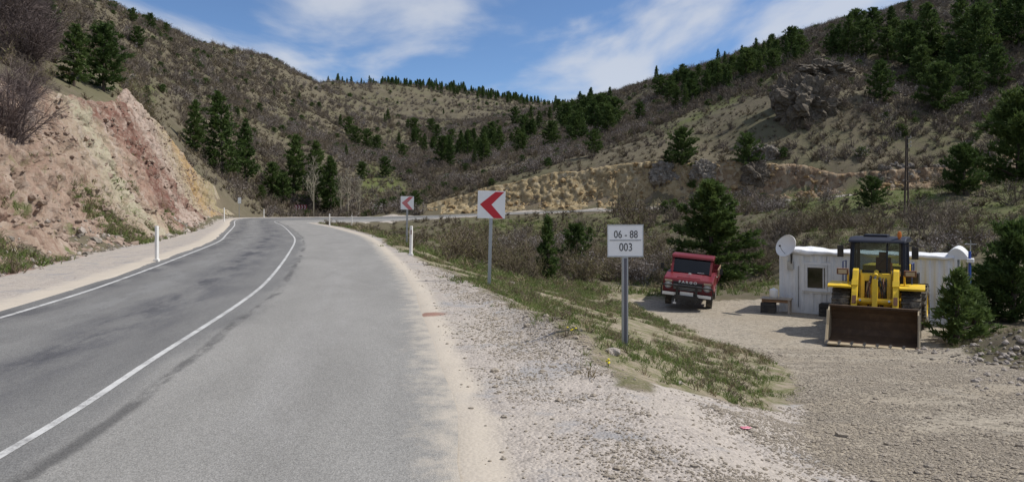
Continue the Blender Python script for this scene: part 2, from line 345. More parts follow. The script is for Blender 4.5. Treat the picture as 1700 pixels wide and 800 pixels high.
def ground_material():
    t = NT('ground'); c = t.coord('Position')
    over, yard, grass, dust, rock, green = [t.attr(a) for a in ('over', 'yard', 'grass', 'dust', 'rock', 'green')]
    big = t.noise(c, .05, 5, .6); mid = t.noise(c, .35, 5, .6); fine = t.noise(c, 3.0, 5, .65); tiny = t.noise(c, 30, 3, .7)
    hill = t.ramp(mid, [(.25, C4(.092, .076, .054)), (.45, C4(.125, .104, .074)), (.6, C4(.148, .124, .088)), (.8, C4(.21, .172, .130))])
    hill = t.mix(t.edge(fine, .35, .75), hill, C4(.105, .098, .055))
    hill = t.mix(t.math('MULTIPLY', t.edge(tiny, .45, .7), .35), hill, C4(.22, .185, .14))
    hill = t.mix(t.math('MULTIPLY', t.edge(big, .48, .62), .35), hill, C4(.12, .125, .06))
    grn = t.mix(t.edge(fine, .35, .7), C4(.085, .11, .032), C4(.145, .14, .062))
    k = t.mix(t.edge(t.math('ADD', green, t.math('MULTIPLY', t.math('SUBTRACT', mid, .5), .9)), .3, .75), hill, grn)
    # bank under the grass: dusty soil with thin turf
    turf = t.mix(t.edge(fine, .38, .62), C4(.30, .25, .19), C4(.15, .15, .07))
    turf = t.mix(t.math('MULTIPLY', t.edge(tiny, .5, .68), .5), turf, C4(.36, .31, .25))
    k = t.mix(grass, k, turf)
    # stony shoulder, yard and pale dust
    g1, hgt = gravel_col(t, c, C4(.47, .42, .375), C4(.36, .32, .285), C4(.15, .135, .125))
    warm = t.edge(t.noise(c, .7, 4, .6), .42, .62)
    g1 = t.mix(t.math('MULTIPLY', warm, .55), g1, C4(.43, .385, .335))
    g1 = t.mix(t.math('MULTIPLY', t.edge(t.noise(c, 1.1, 5, .7, .5), .50, .66), .65), g1, C4(.26, .265, .28))
    g1 = t.mix(t.math('MULTIPLY', t.edge(t.noise(c, 4.5, 4, .7), .56, .7), .35), g1, C4(.55, .49, .43))
    g2, hg2 = gravel_col(t, c, C4(.41, .36, .29), C4(.28, .245, .195), C4(.09, .08, .07), .62)
    lane = t.noise(c, .45, 4, .6)
    g2 = t.mix(t.math('MULTIPLY', t.edge(t.noise(c, 7, 4, .75), .52, .66), .22), g2, C4(.165, .145, .115))
    g2 = t.mix(t.math('MULTIPLY', t.edge(lane, .42, .66), .45), g2, C4(.30, .25, .185))
    g2 = t.mix(t.math('MULTIPLY', t.edge(t.noise(c, 1.6, 4, .6), .56, .72), .4), g2, C4(.19, .175, .16))
    ns = t.math('MULTIPLY', t.math('SUBTRACT', t.noise(c, 1.4, 5, .65), .5), 1.5)
    gr = t.math('ADD', t.attr('gravel'), ns)
    k = t.mix(t.edge(gr, .35, .65), k, g1)
    k = t.mix(t.edge(t.math('ADD', yard, t.math('MULTIPLY', ns, .8)), .35, .65), k, g2)
    du = t.math('ADD', dust, t.math('MULTIPLY', ns, .55))
    k = t.mix(t.math('MULTIPLY', t.edge(du, .25, .9), .85), k, t.mix(tiny, C4(.46, .40, .325), C4(.60, .54, .455)))
    red = t.attr('red')
    k = t.mix(t.math('MULTIPLY', t.edge(t.math('ADD', red, t.math('MULTIPLY', ns, 1.3)), .4, 1.0), .8), k, C4(.24, .11, .08))
    rk = t.mix(fine, C4(.22, .16, .12), C4(.36, .28, .21))
    k = t.mix(rock, k, rk)
    wild = t.math('SUBTRACT', 1.0, t.math('MAXIMUM', t.attr('gravel'), yard), True)
    h = t.math('ADD', t.math('MULTIPLY', hgt, .6), t.math('MULTIPLY', t.noise(c, 9, 5, .7), 1.2))
    h = t.math('ADD', h, t.math('MULTIPLY', t.math('MULTIPLY', t.noise(c, 1.1, 5, .7), wild), t.math('ADD', 2.0, t.math('MULTIPLY', t.edge(over, 12.0, 60.0), 12.0))))
    t.bump(t.math('MULTIPLY', h, t.math('SUBTRACT', 1.0, t.math('MULTIPLY', t.edge(du, .2, .8), .75))), .6, .028)
    M['ground'] = t.done(k, .95, 0, .15)
ground_material()

def cut_material():
    t = NT('cut_rock'); c = t.coord('Position')
    st = t.attr('strata'); n = t.noise(c, .55, 6, .65, .4); st2 = t.math('ADD', st, t.math('MULTIPLY', t.math('SUBTRACT', n, .5), .09))
    stops = [(44, (.31, .24, .175)), (80, (.325, .25, .185)), (108, (.32, .225, .175)), (121, (.33, .26, .19)), (126, (.38, .345, .25)), (130, (.40, .37, .265)), (133, (.36, .28, .20)), (137, (.315, .215, .165)), (142, (.30, .19, .145)), (144.5, (.15, .065, .05)), (150, (.165, .072, .055)),
             (152, (.40, .31, .265)), (166, (.42, .335, .285)), (176, (.385, .315, .25)), (190, (.36, .30, .215)), (203, (.35, .285, .18)), (212, (.37, .24, .095)), (219, (.36, .25, .11)), (225, (.32, .265, .15)), (232, (.27, .24, .13))]
    k = t.ramp(st2, [((i - 44) / 188, C4(*c)) for i, c in stops])
    sr = t.math('ADD', t.attr('strata2'), t.math('MULTIPLY', t.math('SUBTRACT', n, .5), 22.0)); rb = t.math('MULTIPLY', t.edge(sr, 172, 178), t.edge(sr, 196, 190))
    k = t.mix(t.math('MULTIPLY', rb, .9), k, C4(.165, .07, .052))
    k = t.mix(t.math('MULTIPLY', t.edge(t.noise(c, .8, 6, .7, .6), .44, .68), .4), k, C4(.345, .28, .22))
    sv = t.new('ShaderNodeCombineXYZ'); t.put(sv, 0, t.math('MULTIPLY', st, 95.0)); t.put(sv, 1, t.math('MULTIPLY', t.attr('down'), .16)); sk = t.noise(sv.outputs[0], .8, 6, .7, .4)
    k = t.mix(t.math('MULTIPLY', t.edge(sk, .52, .66), .7), k, C4(.43, .36, .31)); k = t.mix(t.math('MULTIPLY', t.edge(sk, .47, .36), .75), k, C4(.20, .12, .09))
    k = t.mix(t.math('MULTIPLY', t.edge(t.noise(c, 3.2, 5, .75), .50, .62), .45), k, C4(.40, .34, .285))
    k = t.mix(.10, k, C4(.24, .205, .175))
    blk = t.voro(c, 1.9, 'Color'); g = t.new('ShaderNodeRGBToBW'); t.l.new(blk, g.inputs[0])
    k = t.mix(.55, k, t.ramp(g.outputs[0], [(.1, .45), (.5, .5), (.9, .58)]), 'OVERLAY')
    fine = t.noise(c, 5, 6, .7); k = t.mix(t.math('MULTIPLY', t.edge(fine, .52, .68), .7), k, C4(.22, .14, .11))
    k = t.mix(t.math('MULTIPLY', t.edge(t.noise(c, 2.2, 5, .7), .55, .7), .6), k, C4(.43, .35, .28))
    k = t.mix(t.math('MULTIPLY', t.edge(t.noise(c, 1.0, 5, .65), .53, .66), t.attr('green')), k, C4(.11, .135, .045))
    t.bump(t.math('ADD', fine, t.math('MULTIPLY', t.voro(c, 3.5), .7)), .8, .12)
    M['cut_rock'] = t.done(k, .95, 0, .1)
    t = NT('yellow_rock'); c = t.coord('Position'); st = t.attr('strata')
    v = t.voro(c, 1.6, 'Color'); g = t.new('ShaderNodeRGBToBW'); t.l.new(v, g.inputs[0]); fine = t.noise(c, 2.2, 6, .7)
    yel = t.ramp(t.math('ADD', t.math('MULTIPLY', g.outputs[0], .6), t.math('MULTIPLY', fine, .5)), [(.2, C4(.20, .14, .08)), (.45, C4(.33, .255, .145)), (.7, C4(.41, .33, .205)), (.9, C4(.42, .37, .275))])
    brn = t.ramp(t.math('ADD', t.math('MULTIPLY', g.outputs[0], .6), t.math('MULTIPLY', fine, .5)), [(.2, C4(.09, .06, .04)), (.45, C4(.25, .175, .115)), (.7, C4(.33, .26, .18)), (.9, C4(.36, .32, .27))])
    k = t.mix(t.edge(t.math('ADD', st, t.math('MULTIPLY', t.math('SUBTRACT', t.noise(c, .3, 3), .5), .6)), .62, .85), yel, brn)
    t.bump(fine, .9, .25); M['yellow_rock'] = t.done(k, .95, 0, .1)
cut_material()

def asphalt_material():
    t = NT('asphalt'); c = t.coord('Position'); u = t.attr('lat'); v = t.attr('along')
    uv = t.new('ShaderNodeCombineXYZ'); t.put(uv, 0, u); t.put(uv, 1, t.math('MULTIPLY', v, .07)); str_ = uv.outputs[0]
    uv2 = t.new('ShaderNodeCombineXYZ'); t.put(uv2, 0, u); t.put(uv2, 1, t.math('MULTIPLY', v, .3))
    streak = t.noise(str_, 1.5, 5, .6); s2 = t.noise(uv2.outputs[0], .9, 5, .65, .5)
    grain = t.voro(c, 105, 'Color'); g = t.new('ShaderNodeRGBToBW'); t.l.new(grain, g.inputs[0])
    right = t.ramp(s2, [(.3, C4(.225, .218, .205)), (.7, C4(.285, .276, .26))])
    left = t.ramp(s2, [(.3, C4(.142, .140, .138)), (.7, C4(.20, .197, .19))])
    side = t.edge(t.math('ADD', u, t.math('MULTIPLY', t.math('SUBTRACT', s2, .5), .9)), .15, .65)
    k = t.mix(side, left, right)
    # dark bituminous streaks: left lane's inner wheel path, beside the centre line, far-side wheel path
    def band(cen, wid, amt, warp, colr, lo, hi):
        nonlocal k
        uu = t.math('ADD', u, t.math('MULTIPLY', t.math('SUBTRACT', t.noise(uv2.outputs[0], .8, 4, .6), .5), warp))
        d = t.math('ABSOLUTE', t.math('SUBTRACT', uu, cen)); f = t.math('SUBTRACT', 1.0, t.edge(d, wid * .2, wid))
        f = t.math('MULTIPLY', f, t.edge(t.noise(uv2.outputs[0], 1.7, 5, .7), lo, hi)); k = t.mix(t.math('MULTIPLY', f, amt), k, colr)
    band(-1.15, .85, .75, .9, C4(.088, .088, .096), .35, .65); band(-1.3, .25, .6, 1.0, C4(.06, .06, .068), .45, .65)
    band(.42, .10, .75, .45, C4(.08, .078, .076), .44, .58); band(-3.15, .5, .7, .5, C4(.072, .072, .078), .4, .6); band(-2.2, .5, .4, .5, C4(.26, .26, .255), .4, .6)
    band(1.6, .5, .35, .5, C4(.33, .32, .31), .4, .65)
    k = t.mix(.5, k, t.ramp(g.outputs[0], [(.15, .26), (.5, .5), (.85, .76)]), 'OVERLAY')
    k = t.mix(t.math('MULTIPLY', t.edge(t.noise(c, 14, 4, .8), .64, .72), .6), k, C4(.05, .05, .05))
    # dust drifting in from the verge (measured from the asphalt edge)
    ns = t.math('MULTIPLY', t.math('SUBTRACT', t.noise(c, 3.6, 6, .75), .5), 1.25)
    d = t.edge(t.math('ADD', t.attr('inset'), ns), .40, -.15)
    nt = t.noise(c, 40, 3, .7)
    k = t.mix(t.math('MULTIPLY', d, .92), k, t.mix(nt, C4(.42, .37, .305), C4(.56, .505, .43)))
    t.bump(t.math('ADD', t.voro(c, 95), t.math('MULTIPLY', t.noise(c, 6, 3), .5)), .35, .01)
    M['asphalt'] = t.done(k, .82, 0, .3)
    t = NT('road_paint'); c = t.coord('Position')
    w = t.math('ADD', t.noise(c, 3.1, 5, .75), t.math('MULTIPLY', t.noise(c, 70, 3, .7), .42))
    k = t.mix(t.edge(w, .60, .92), C4(.56, .56, .55), C4(.26, .255, .25)); M['road_paint'] = t.done(k, .7, 0, .3)
asphalt_material()

# ------------------------------------------------------------------ object helpers
def mesh_obj(name, verts, faces, mat, parent=None, smooth=False):
    me = bpy.data.meshes.new(name)
    if isinstance(verts, np.ndarray) and isinstance(faces, np.ndarray):
        me.vertices.add(len(verts)); me.vertices.foreach_set('co', verts.astype(np.float32).ravel())
        n, k = faces.shape
        me.loops.add(n * k); me.loops.foreach_set('vertex_index', faces.astype(np.int32).ravel())
        me.polygons.add(n); me.polygons.foreach_set('loop_start', np.arange(0, n * k, k, dtype=np.int32)); me.polygons.foreach_set('loop_total', np.full(n, k, dtype=np.int32))
        me.update(calc_edges=True); me.validate()
    else:
        me.from_pydata([tuple(v) for v in verts], [], [tuple(f) for f in faces]); me.update()
    if smooth: me.polygons.foreach_set('use_smooth', np.ones(len(me.polygons), dtype=bool))
    if mat: me.materials.append(mat if not isinstance(mat, str) else M[mat])
    o = bpy.data.objects.new(name, me); COL.objects.link(o); o.parent = parent
    return o
def fattr(o, name, vals):
    a = o.data.attributes.new(name, 'FLOAT', 'POINT'); a.data.foreach_set('value', np.ascontiguousarray(vals, dtype=np.float32).ravel())
def tag(o, label=None, cat=None, group=None, kind=None):
    if label: o['label'] = label
    if cat: o['category'] = cat
    if group: o['group'] = group
    if kind: o['kind'] = kind
    return o
def empty(name, loc=(0, 0, 0), rz=0):
    o = bpy.data.objects.new(name, None); COL.objects.link(o); o.location = loc; o.rotation_euler = (0, 0, rz); o.empty_display_size = .2
    return o
def grid_faces(nr, nc):
    i = np.arange((nr - 1) * (nc - 1)); r, c = i // (nc - 1), i % (nc - 1); a = r * nc + c
    return np.c_[a, a + 1, a + nc + 1, a + nc]
class MB:                                           # collects shapes, becomes ONE mesh object
    def __init__(s): s.v = []; s.f = []
    def add(s, v, f): k = len(s.v); s.v += [tuple(p) for p in v]; s.f += [tuple(i + k for i in q) for q in f]; return s
    def box(s, c, d, rot=None):
        x, y, z = d[0] / 2, d[1] / 2, d[2] / 2
        vs = [Vector(p) for p in [(-x, -y, -z), (x, -y, -z), (x, y, -z), (-x, y, -z), (-x, -y, z), (x, -y, z), (x, y, z), (-x, y, z)]]
        if rot: e = Euler(rot).to_matrix(); vs = [e @ p for p in vs]
        return s.add([p + Vector(c) for p in vs], [(0, 3, 2, 1), (4, 5, 6, 7), (0, 1, 5, 4), (1, 2, 6, 5), (2, 3, 7, 6), (3, 0, 4, 7)])
    def tube(s, pts, r, n=8, caps=True):
        pts = [Vector(p) for p in pts]; rs = r if isinstance(r, (list, tuple)) else [r] * len(pts); k = len(s.v); up = None
        for i, p in enumerate(pts):
            d = (pts[min(i + 1, len(pts) - 1)] - pts[max(i - 1, 0)]).normalized()
            if up is None: up = Vector((0, 0, 1)) if abs(d.z) < .9 else Vector((1, 0, 0))
            a = d.cross(up).normalized(); b = a.cross(d).normalized(); up = b
            for j in range(n): t = 2 * math.pi * j / n; s.v.append(tuple(p + (a * math.cos(t) + b * math.sin(t)) * rs[i]))
        for i in range(len(pts) - 1):
            for j in range(n): q = k + i * n; s.f.append((q + j, q + (j + 1) % n, q + n + (j + 1) % n, q + n + j))
        if caps: s.f.append(tuple(k + j for j in range(n))[::-1]); s.f.append(tuple(k + (len(pts) - 1) * n + j for j in range(n)))
        return s
    def lathe(s, prof, n=24, axis='z', c=(0, 0, 0)):      # prof: (radius, along)
        k = len(s.v); m = len(prof)
        for j in range(n):
            t = 2 * math.pi * j / n
            for r, h in prof:
                a, b = r * math.cos(t), r * math.sin(t)
                p = (a, b, h) if axis == 'z' else ((h, a, b) if axis == 'x' else (a, h, b))
                s.v.append((p[0] + c[0], p[1] + c[1], p[2] + c[2]))
        for j in range(n):
            for i in range(m - 1): a, b = k + j * m, k + ((j + 1) % n) * m; s.f.append((a + i, b + i, b + i + 1, a + i + 1))
        return s
    def prism(s, poly, a, b, plane='yz'):           # polygon in a plane, extruded from a to b
        k = len(s.v); n = len(poly)
        for e in (a, b):
            for p, q in poly: s.v.append((e, p, q) if plane == 'yz' else ((p, e, q) if plane == 'xz' else (p, q, e)))
        s.f.append(tuple(range(k, k + n))); s.f.append(tuple(range(k + n, k + 2 * n))[::-1])
        for i in range(n): j = (i + 1) % n; s.f.append((k + i, k + n + i, k + n + j, k + j))
        return s
    def build(s, name, mat, parent=None, bevel=0, smooth=False, loc=None):
        o = mesh_obj(name, s.v, s.f, mat, parent)
        bm = bmesh.new(); bm.from_mesh(o.data); bmesh.ops.recalc_face_normals(bm, faces=bm.faces); 
        if bevel: bmesh.ops.bevel(bm, geom=[e for e in bm.edges if len(e.link_faces) == 2 and e.calc_face_angle(0) > .5], offset=bevel, segments=2, profile=.6, affect='EDGES', clamp_overlap=True)
        bm.to_mesh(o.data); bm.free()
        if smooth:
            for p in o.data.polygons: p.use_smooth = True
        if loc: o.location = loc
        return o
def clone(src, parent=None):                        # a thing, its parts and their sub-parts
    o = src.copy(); COL.objects.link(o); o.parent = parent
    for ch in KIDS.get(src.name, []): pass
    return o
KIDS = {}

# ------------------------------------------------------------------ ground sheet
def inpoly(px, py, poly):
    c = np.zeros(np.shape(px), bool); n = len(poly)
    for i in range(n):
        (x1, y1), (x2, y2) = poly[i], poly[(i + 1) % n]
        m = ((y1 > py) != (y2 > py)) & (px < (x2 - x1) * (py - y1) / (y2 - y1 + 1e-9) + x1); c ^= m
    return c
def softpoly(x, y, z, poly, w=25):                  # photo-outlined patch of ground, softened
    yy = np.maximum(y, 1); px, py = proj(x, yy, z); r = 0
    for ax, ay in ((0, 0), (w, 0), (-w, 0), (0, w * .5), (0, -w * .5)): r = r + inpoly(px + ax, py + ay, poly)
    return np.where(y > 30, r / 5.0, 0)
def gravel_width(y): return np.interp(y, [-40, 3, 6, 8, 11, 16, 20, 24, 30, 60, 80, 100], [6, 3.2, 1.6, 1.6, 1.45, 1.25, 1.0, .8, .5, .8, .9, .7])
def grass_zone(x, y): return sstep(-.5, .5, y - (6.3 + 1.0 * (x - .9)) + .5 * fbm(x / .8, y / .8, oct=2, seed=14)) * sstep(5.2, 6.6, y)
CUT0, CUT1 = 44, 232                                # index range of the left rock cut along the road
def left_d(over, idx): return over - np.interp(idx, [0, 60, 100, 150, 999], [2.2, 2.4, 3.0, 1.5, 1.4])
def terrain():
    x, y, z = MX.ravel(), MY.ravel(), GZ.ravel().copy()
    lat, idx, over, ym = GLAT.ravel(), GIDX.ravel(), GOVER.ravel(), GYARD.ravel()
    gw = np.where(lat > 0, gravel_width(y), np.interp(idx, [0, 60, 100, 150, 240, 999], [2.3, 2.5, 3.2, 1.6, 1.0, .6]))
    near = over < 60
    grav = np.where(near, sstep(.45, -.45, over - gw), 0)
    dust = np.where(near, np.where(lat > 0, sstep(.55, .1, over) * np.interp(idx, [0, 40, 120, 190, 230, 999], [.7, .8, 1.1, 1.1, .5, .3]), sstep(1.1, .3, over) * np.interp(idx, [0, 60, 120, 190, 240, 999], [.75, .75, .9, .8, .45, .2])), 0)
    rx = np.interp(y, BANK[:, 0], BANK[:, 1])
    grass = sstep(42, 34, y) * grass_zone(x, y) * (lat > 0) * (x < rx + 2.5) * (1 - grav)
    slope = left_d(over, idx)
    cutn = GCUT.ravel()
    rock = np.where(near & (lat < 0), sstep(1.5, 2.6, slope) * sstep(9.5, 8.5, slope * (idx > 260)) * sstep(-.2, .3, cutn) * (sstep(240, 215, idx) + sstep(285, 295, idx)), 0)
    green = np.zeros_like(x)
    for poly, a in GREEN: green = np.maximum(green, softpoly(x, y, z, poly) * a)
    green = np.maximum(green, np.where((y > 34) & (y < 100) & (x > -12), .35, 0))
    red = np.where(near & (lat < 0), sstep(.35, .1, np.abs(slope - .15)) * sstep(20, 50, idx) * sstep(110, 85, idx) * .75, 0)
    rxx, rxy, _ = hit(720, 523)
    red = np.maximum(red, sstep(.35, .08, np.hypot((x - rxx) / 1.3, y - rxy)) * 1.0)
    # keep the sheet clear below the rock faces, which are modelled on their own
    z = z - np.where(near & (lat < 0) & (((idx > CUT0 + 3) & (idx < CUT1 - 3)) | (idx > 288)), sstep(1.0, 2.2, slope) * sstep(12.5, 11.5, slope) * sstep(0, .6, cutn) * .7, 0)
    o = mesh_obj('ground', np.c_[x, y, z], grid_faces(len(GY), len(GX)), 'ground', smooth=True)
    rock = rock * np.where(idx > 350, .35, 1)
    for nm, a in dict(over=np.clip(over, -9, 99), yard=ym * sstep(2.0, 6.5, y + .6 * (x - 3)), grass=grass, dust=dust, rock=rock * .8, green=green, gravel=np.maximum(grav, np.where((lat > 0) & (y < 12) & (x < rx + 2.5), 1 - grass_zone(x, y), 0) * np.maximum(sstep(11.5, 9.5, y), .0)), red=red).items(): fattr(o, nm, a)
    tag(o, kind='structure')
GREEN = [([(590, 270), (640, 270), (690, 320), (600, 340)], .9), ([(1300, 320), (1560, 305), (1560, 350), (1300, 365)], .9), ([(1040, 240), (1250, 120), (1350, 105), (1330, 135), (1100, 235)], .6), ([(1640, 300), (1750, 290), (1750, 400), (1560, 380)], .6),
         ([(200, 120), (270, 130), (260, 190), (200, 160)], .7), ([(740, 362), (1100, 350), (1100, 400), (740, 385)], .6), ([(1420, 170), (1700, 170), (1700, 300), (1450, 270)], .45)]
terrain()

# ------------------------------------------------------------------ road, paint
def ribbon(name, i0, i1, offs, lift, mat, step=1, attrs=True, wob=0):
    ii = np.arange(i0, i1, step); n = len(ii); V = []; LAT = []; AL = []; INS = []
    for o in offs:
        la = (np.where(o < 0, RD[ii, 5], RD[ii, 4]) * np.sign(o)) if abs(o) == 99 else np.full(n, o)
        la = la + (wob * vnoise(RS[ii] * .8, RS[ii] * 0 + o) if abs(o) == 99 else 0)
        V.append(np.c_[RD[ii, 0] + RN[ii, 0] * la, RD[ii, 1] + RN[ii, 1] * la, RD[ii, 2] - RD[ii, 3] * la + lift]); LAT.append(la); AL.append(RS[ii])
        INS.append(np.where(la > 0, RD[ii, 4] - la, (RD[ii, 5] + la) + np.interp(ii, [0, 150, 200], [.55, .55, .2])))
    V = np.stack(V, 1).reshape(-1, 3)
    o = mesh_obj(name, V, grid_faces(n, len(offs)), mat, smooth=True)
    if attrs: fattr(o, 'lat', np.stack(LAT, 1)); fattr(o, 'along', np.stack(AL, 1)); fattr(o, 'inset', np.stack(INS, 1))
    return tag(o, kind='structure')
NR = len(RD)
ribbon('road', 0, NR, [-99, -2.8, -2.2, -1.6, -1.0, -.5, 0, .5, 1.0, 1.6, 2.2, 2.8, 99], .0, 'asphalt', wob=.07)
ribbon('centre_line_marking', 0, NR, [-.038, .038], .004, 'road_paint', attrs=False)
ii = np.arange(0, NR); le = np.stack([np.c_[RD[:, 0] - RN[:, 0] * (RD[:, 5] - e), RD[:, 1] - RN[:, 1] * (RD[:, 5] - e), RD[:, 2] + RD[:, 3] * (RD[:, 5] - e) + .0045] for e in (.40, .31)], 1).reshape(-1, 3)
tag(mesh_obj('edge_line_marking', le, grid_faces(NR, 2), 'road_paint'), kind='structure')
le = np.stack([np.c_[RD[:, 0] + RN[:, 0] * (RD[:, 4] - e), RD[:, 1] + RN[:, 1] * (RD[:, 4] - e), RD[:, 2] - RD[:, 3] * (RD[:, 4] - e) + .0045] for e in (.34, .22)], 1)[np.arange(NR) > 205].reshape(-1, 3)
tag(mesh_obj('edge_line_marking', le, grid_faces(len(le) // 2, 2), 'road_paint'), kind='structure')

# ------------------------------------------------------------------ rock faces beside the road
def rock_face(name, i0, i1, d0, d1, ds, dd, amp, mat, cell, strata, seed, big=1.2, pitk=1.1, cellk=1.0):
    idx = np.arange(i0, i1, ds / .5); dv = np.arange(d0, d1, dd)
    I, D = np.meshgrid(idx, dv, indexing='ij'); sh = I.shape; I = I.ravel(); D = D.ravel()
    cx, cy = rcol(I, 0), rcol(I, 1); nx = np.interp(I, np.arange(NR), RN[:, 0]); ny = np.interp(I, np.arange(NR), RN[:, 1])
    off = rcol(I, 5) + np.interp(I, [0, 60, 100, 150, 999], [2.2, 2.4, 3.0, 1.5, 1.4]) + D
    x, y = cx - nx * off, cy - ny * off
    z = height(x, y)[0]; cutn = CUTN[0]
    V = np.stack([x, y, z], 1).reshape(sh + (3,))
    du = np.gradient(V, axis=0); dv_ = np.gradient(V, axis=1); nrm = np.cross(du, dv_); nrm /= np.linalg.norm(nrm, axis=2)[..., None] + 1e-9
    nrm *= np.sign(nrm[..., 2:3])
    p = V.reshape(-1, 3); q = p / cell
    wx = q[:, 0] + .5 * fbm(q[:, 0] * .7, q[:, 1] * .7, q[:, 2] * .7, 2, seed); wy = q[:, 1] + .3 * q[:, 2]
    dist, val = cells(wx, wy, q[:, 2] * 1.2, seed); dist2, val2 = cells(wx * 2.4, wy * 2.4, q[:, 2] * 2.6, seed + 9)
    b = fbm(p[:, 0] / 3.0, p[:, 1] / 3.0, p[:, 2] / 3.0, 4, seed + 5)
    rill = np.abs(fbm(I / 4.5 + D * .25, D * .12, None, 3, seed + 2))
    pit = fbm(p[:, 0] / .45, p[:, 1] / .45, p[:, 2] / .38, 3, seed + 31); chip = fbm(p[:, 0] / .22, p[:, 1] / .22, p[:, 2] / .22, 2, seed + 37)
    strip = fbm(p[:, 0] / .7 + .4 * p[:, 2], p[:, 1] / .7, p[:, 2] / 3.2, 4, seed + 51)
    disp = amp * (-pitk * sstep(.10, .34, pit) + .36 * chip + big * b + (1.3 - cellk) * 1.6 * strip + cellk * .45 * (val - .5) * np.clip(1.1 - dist, 0, 1) + cellk * .45 * (val2 - .4) * np.clip(1 - dist2, 0, 1) - .5 * sstep(.12, 0, rill) + .25)
    u = (I - i0) / (i1 - i0); w = (D - d0) / (d1 - d0)
    fade = sstep(0, .04, u) * sstep(1, .96, u) * sstep(0, .10, w) * sstep(1, .94, w)
    on = sstep(-.5, .5, cutn)
    p = p + nrm.reshape(-1, 3) * (disp * fade * on - .35 * (1 - fade) * sstep(.5, 1, w) - .8 * sstep(.1, -.9, cutn) * sstep(1.5, 3, D))[:, None]
    o = mesh_obj(name, p, grid_faces(*sh), mat, smooth=False)
    fattr(o, 'strata', strata(I, D, z)); fattr(o, 'strata2', I + 6 * z); fattr(o, 'down', D); fattr(o, 'green', sstep(5.0, 1.5, D) * .9 * sstep(.62, .3, u) + sstep(.85, 1, w) * .6)
    return tag(o, kind='structure')

def CUT_ON(x, y):                                   # 1 on a cut face, 0 elsewhere
    height(x, y); return sstep(-.3, .4, CUTN[0])
rock_face('rock_cut', CUT0, CUT1, .3, 12.5, .13, .07, .5, 'cut_rock', .9, lambda I, D, z: np.clip((I - 44 - .8 * (z - 4)) / 188, 0, 1), 3, 1.1, .9, .8)
rock_face('yellow_rock_cut', 284, NR - 4, .2, 7, .22, .12, .42, 'yellow_rock', .8, lambda I, D, z: np.clip((rcol(I, 0) + 14) / 62, 0, 1), 8, .9, .6, .85)

# ------------------------------------------------------------------ plants: materials
def leaf_material(name, a, b, c, rough=.7, trans=0.0, scale=1.5):
    t = NT(name); p = t.coord('Object'); n = t.noise(p, scale, 3, .6); r = t.rnd()
    k = t.ramp(t.math('ADD', t.math('MULTIPLY', n, .75), t.math('MULTIPLY', r, .25)), [(.3, a), (.5, b), (.72, c)])
    k = t.mix(t.math('MULTIPLY', r, .25), k, b); M[name] = t.done(k, rough, 0, .2)
    if trans:
        tl = t.new('ShaderNodeBsdfTranslucent'); t.l.new(k, tl.inputs['Color']); ms = t.new('ShaderNodeMixShader'); t.put(ms, 0, trans); t.l.new(t.b.outputs[0], ms.inputs[1]); t.l.new(tl.outputs[0], ms.inputs[2]); t.l.new(ms.outputs[0], t.o.inputs['Surface'])
    return t
leaf_material('pine_needles', C4(.042, .074, .020), C4(.074, .116, .032), C4(.118, .162, .046), scale=1.1, trans=.3)
leaf_material('pine_needles_fresh', C4(.050, .086, .024), C4(.085, .130, .036), C4(.125, .175, .052), scale=1.6, trans=.3)
leaf_material('twigs', C4(.115, .094, .078), C4(.17, .140, .114), C4(.235, .195, .155), scale=.8)
leaf_material('twigs_dark', C4(.085, .064, .060), C4(.125, .096, .090), C4(.17, .135, .122), scale=.8)
leaf_material('twigs_brown', C4(.115, .088, .060), C4(.175, .138, .095), C4(.24, .20, .14), scale=.8)
leaf_material('twigs_pale', C4(.24, .21, .16), C4(.32, .29, .22), C4(.40, .36, .28), scale=.8)
leaf_material('blossom', C4(.34, .30, .29), C4(.46, .42, .41), C4(.62, .58, .57), scale=2)
leaf_material('buds', C4(.11, .115, .035), C4(.17, .165, .055), C4(.23, .215, .08), scale=2)
leaf_material('grass_blades', C4(.095, .145, .036), C4(.145, .19, .058), C4(.28, .26, .125), scale=.6, trans=.3)
leaf_material('grass_dry', C4(.20, .16, .09), C4(.28, .23, .14), C4(.36, .30, .20), scale=.6)
leaf_material('dandelion', C4(.60, .48, .02), C4(.72, .60, .03), C4(.75, .65, .05))
paint('bark', C4(.075, .055, .042), .95, 0, .5, C4(.14, .11, .09), 6, bump=.5)
def stone_material(name, a, b):
    t = NT(name); c = t.coord('Object'); n = t.noise(c, 3.0, 6, .65); k = t.mix(t.edge(n, .3, .7), a, b)
    k = t.mix(t.math('MULTIPLY', t.rnd(), .22), k, t.mix(.5, a, C4(.10, .09, .085))); t.bump(n, .6, .08); M[name] = t.done(k, .95, 0, .15)
stone_material('stone_tan', C4(.25, .18, .14), C4(.42, .335, .275)); stone_material('stone_ochre', C4(.26, .17, .085), C4(.45, .34, .19)); stone_material('stone_pale', C4(.36, .31, .27), C4(.52, .47, .42)); stone_material('stone_grey', C4(.14, .12, .10), C4(.32, .29, .25)); stone_material('stone_dark', C4(.075, .062, .05), C4(.21, .18, .14)); stone_material('pebble', C4(.31, .265, .21), C4(.56, .49, .405))

